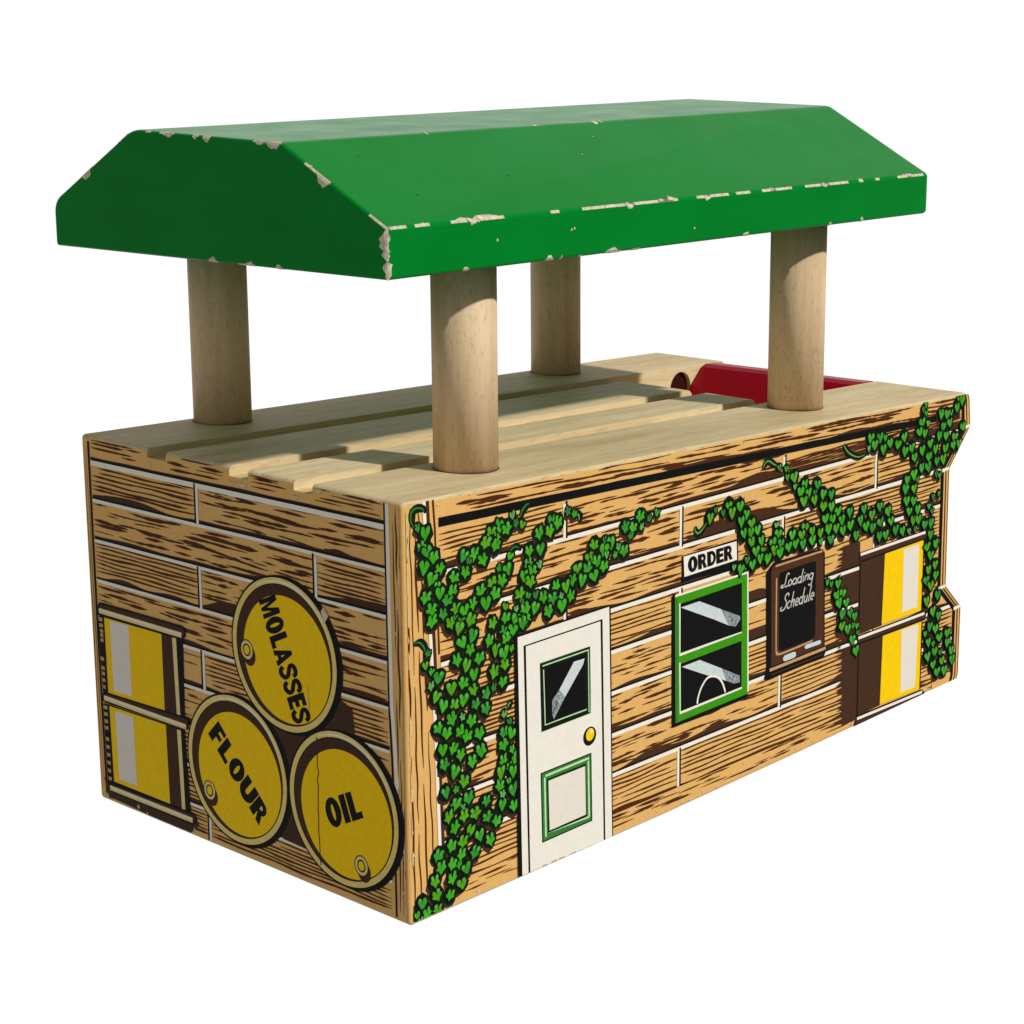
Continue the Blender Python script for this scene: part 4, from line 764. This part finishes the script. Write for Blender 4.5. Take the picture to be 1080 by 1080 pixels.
for idx, (x, z, big, grp) in enumerate(LV):
    if z > top(x) - .012: z = top(x) - .014
    P = ivy[grp]
    a = rnd.uniform(-.5, .35) if grp == 0 else rnd.uniform(-.2, .2)
    w_ = (.0310 if grp == 0 else .0300) * (1 if big else .62) * rnd.uniform(.88, 1.15); h_ = (.0310 if grp == 0 else .0285) * (1 if big else .66) * rnd.uniform(.90, 1.12)
    sh = sym(lobed if (grp == 0 and rnd.random() < .7) else heart)
    sk = rnd.uniform(-.18, .18) if grp == 0 else rnd.uniform(-.08, .08)
    sh = [(p * (1 + rnd.uniform(-.1, .1)) + sk * q + rnd.uniform(-.035, .035), q + rnd.uniform(-.045, .045)) for p, q in sh]
    n = 9; ph = rnd.random() * 6
    rr = (.0245 if grp == 0 else .0255) if big else .0150
    base = (3.9 if grp == 0 else 9) + idx * .0125
    clampx = lambda pts: [(min(p, xmax(q) - .002), min(q, top(p) - .001)) for p, q in pts]
    P.add(clampx([(x - .003 + rr * .95 * rnd.uniform(.8, 1.2) * math.cos(6.283 * i / n + ph), z - .008 + rr * .92 * rnd.uniform(.8, 1.2) * math.sin(6.283 * i / n + ph)) for i in range(n)]), 'brown', 3.6)
    P.add(clampx([(x + rr * rnd.uniform(.85, 1.15) * math.cos(6.283 * i / n + ph), z + rr * rnd.uniform(.85, 1.15) * math.sin(6.283 * i / n + ph)) for i in range(n)]), 'leafdark', 3.75)
    P.raw(clampx(put(sh, x, z, w_, h_, a, 1.38)), 'leafdark', base)
    mat = rnd.choice(('leaf', 'leaf', 'leaf', 'leaf3', 'leaf4')) if big or rnd.random() < .4 else rnd.choice(('leaf2', 'frame2'))
    P.raw(clampx(put(sh, x, z, w_, h_, a, .99)), mat, base + .006)
    up = .009
    if rnd.random() < (.8 if big else .3):
        for sx in (-1, 1):
            if rnd.random() < .7: P.raw(put([(sx * .12, .30), (sx * .22, .44), (sx * .38, .36), (sx * .30, .06)], x, z, w_, h_, a), 'leaf2', base + up)
    P.raw(put([(-.055, .36), (.065, .36), (.015, -.08)], x, z, w_, h_, a), 'leafdark', base + .0105)
for grp, l in ART['tendrils']:
    sl_ = smooth_line(l, 6)
    ivy[grp].add(stroke(sl_, .021, True), 'leafdark', 3.8 if grp == 0 else 8.7)
    ivy[grp].add(stroke([(x - .004, z + .001) for x, z in sl_[2:-2]], .0045, True), 'leaf2' if len(l) % 2 else 'frame2', 3.86 if grp == 0 else 8.9)
ivy[0].build('ivy', root, 'printed ivy climbing the near corner up to the door')
ivy[1].build('ivy', root, 'printed ivy trailing from the far end over the window and chalkboard')
ivy[2].build('ivy', root, 'small printed ivy strand beside the chalkboard')

# ------------------------------------------------------------------ light, background, camera
wd = bpy.data.worlds.new('World'); scene.world = wd; wd.use_nodes = True
nt = wd.node_tree; bg = nt.nodes['Background']
tc = nt.nodes.new('ShaderNodeTexCoord')
vm = nt.nodes.new('ShaderNodeVectorMath'); vm.operation = 'DOT_PRODUCT'
vm.inputs[1].default_value = Vector((.70, .70, -.22)).normalized()
lk(nt, tc.outputs['Generated'], vm.inputs[0])
mr = nt.nodes.new('ShaderNodeMapRange'); mr.interpolation_type = 'SMOOTHSTEP'
mr.inputs['From Min'].default_value = .46; mr.inputs['From Max'].default_value = .80
lk(nt, vm.outputs['Value'], mr.inputs['Value'])
mc = nt.nodes.new('ShaderNodeMix'); mc.data_type = 'RGBA'
vl = nt.nodes.new('ShaderNodeVectorMath'); vl.operation = 'DOT_PRODUCT'       # added fill light: world made brighter on the barrel side
vl.inputs[1].default_value = Vector((-1, .15, -.1)).normalized(); lk(nt, tc.outputs['Generated'], vl.inputs[0])
ml = nt.nodes.new('ShaderNodeMapRange'); ml.interpolation_type = 'SMOOTHSTEP'
ml.inputs['From Min'].default_value = .1; ml.inputs['From Max'].default_value = .9
lk(nt, vl.outputs['Value'], ml.inputs['Value'])
ma = nt.nodes.new('ShaderNodeMix'); ma.data_type = 'RGBA'
ma.inputs['A'].default_value = (.20, .195, .185, 1); ma.inputs['B'].default_value = (.43, .425, .405, 1)
lk(nt, ml.outputs['Result'], ma.inputs['Factor']); lk(nt, ma.outputs['Result'], mc.inputs['A'])
mc.inputs['B'].default_value = (1.02, 1.02, 1.02, 1)
lk(nt, mr.outputs['Result'], mc.inputs['Factor']); lk(nt, mc.outputs['Result'], bg.inputs['Color'])
bg.inputs['Strength'].default_value = 1.0
sun = bpy.data.lights.new('sun', 'SUN'); sun.energy = 3.25; sun.angle = math.radians(2.0); sun.color = (1, .955, .87)
so = bpy.data.objects.new('sun', sun); col.objects.link(so)
EL = math.radians(38); az = Vector((-.24, 1, 0)).normalized()
dirv = Vector((az.x * math.cos(EL), az.y * math.cos(EL), -math.sin(EL)))
so.rotation_euler = dirv.to_track_quat('-Z', 'Y').to_euler(); so.location = (0, -.5, .5)

cam = bpy.data.cameras.new('camera'); co = bpy.data.objects.new('camera', cam); col.objects.link(co)
RX, RZ, RR = 1.347540, -0.799826, -0.011070
co.matrix_world = Matrix.Translation(Vector((-3.035239, -3.199025, 2.030891)) * S) @ (Matrix.Rotation(RZ, 4, 'Z') @ Matrix.Rotation(RX, 4, 'X') @ Matrix.Rotation(RR, 4, 'Z'))
cam.sensor_width = 36; cam.lens = 2171.208390 / 1080 * 36
cam.shift_x = -(-30.526843) / 1080; cam.shift_y = (-23.863285) / 1080
cam.clip_start = .005; cam.clip_end = 50
scene.camera = co
vs = scene.view_settings; vs.view_transform = 'Standard'; vs.look = 'None'; vs.exposure = 0; vs.gamma = 1; vs.use_curve_mapping = False
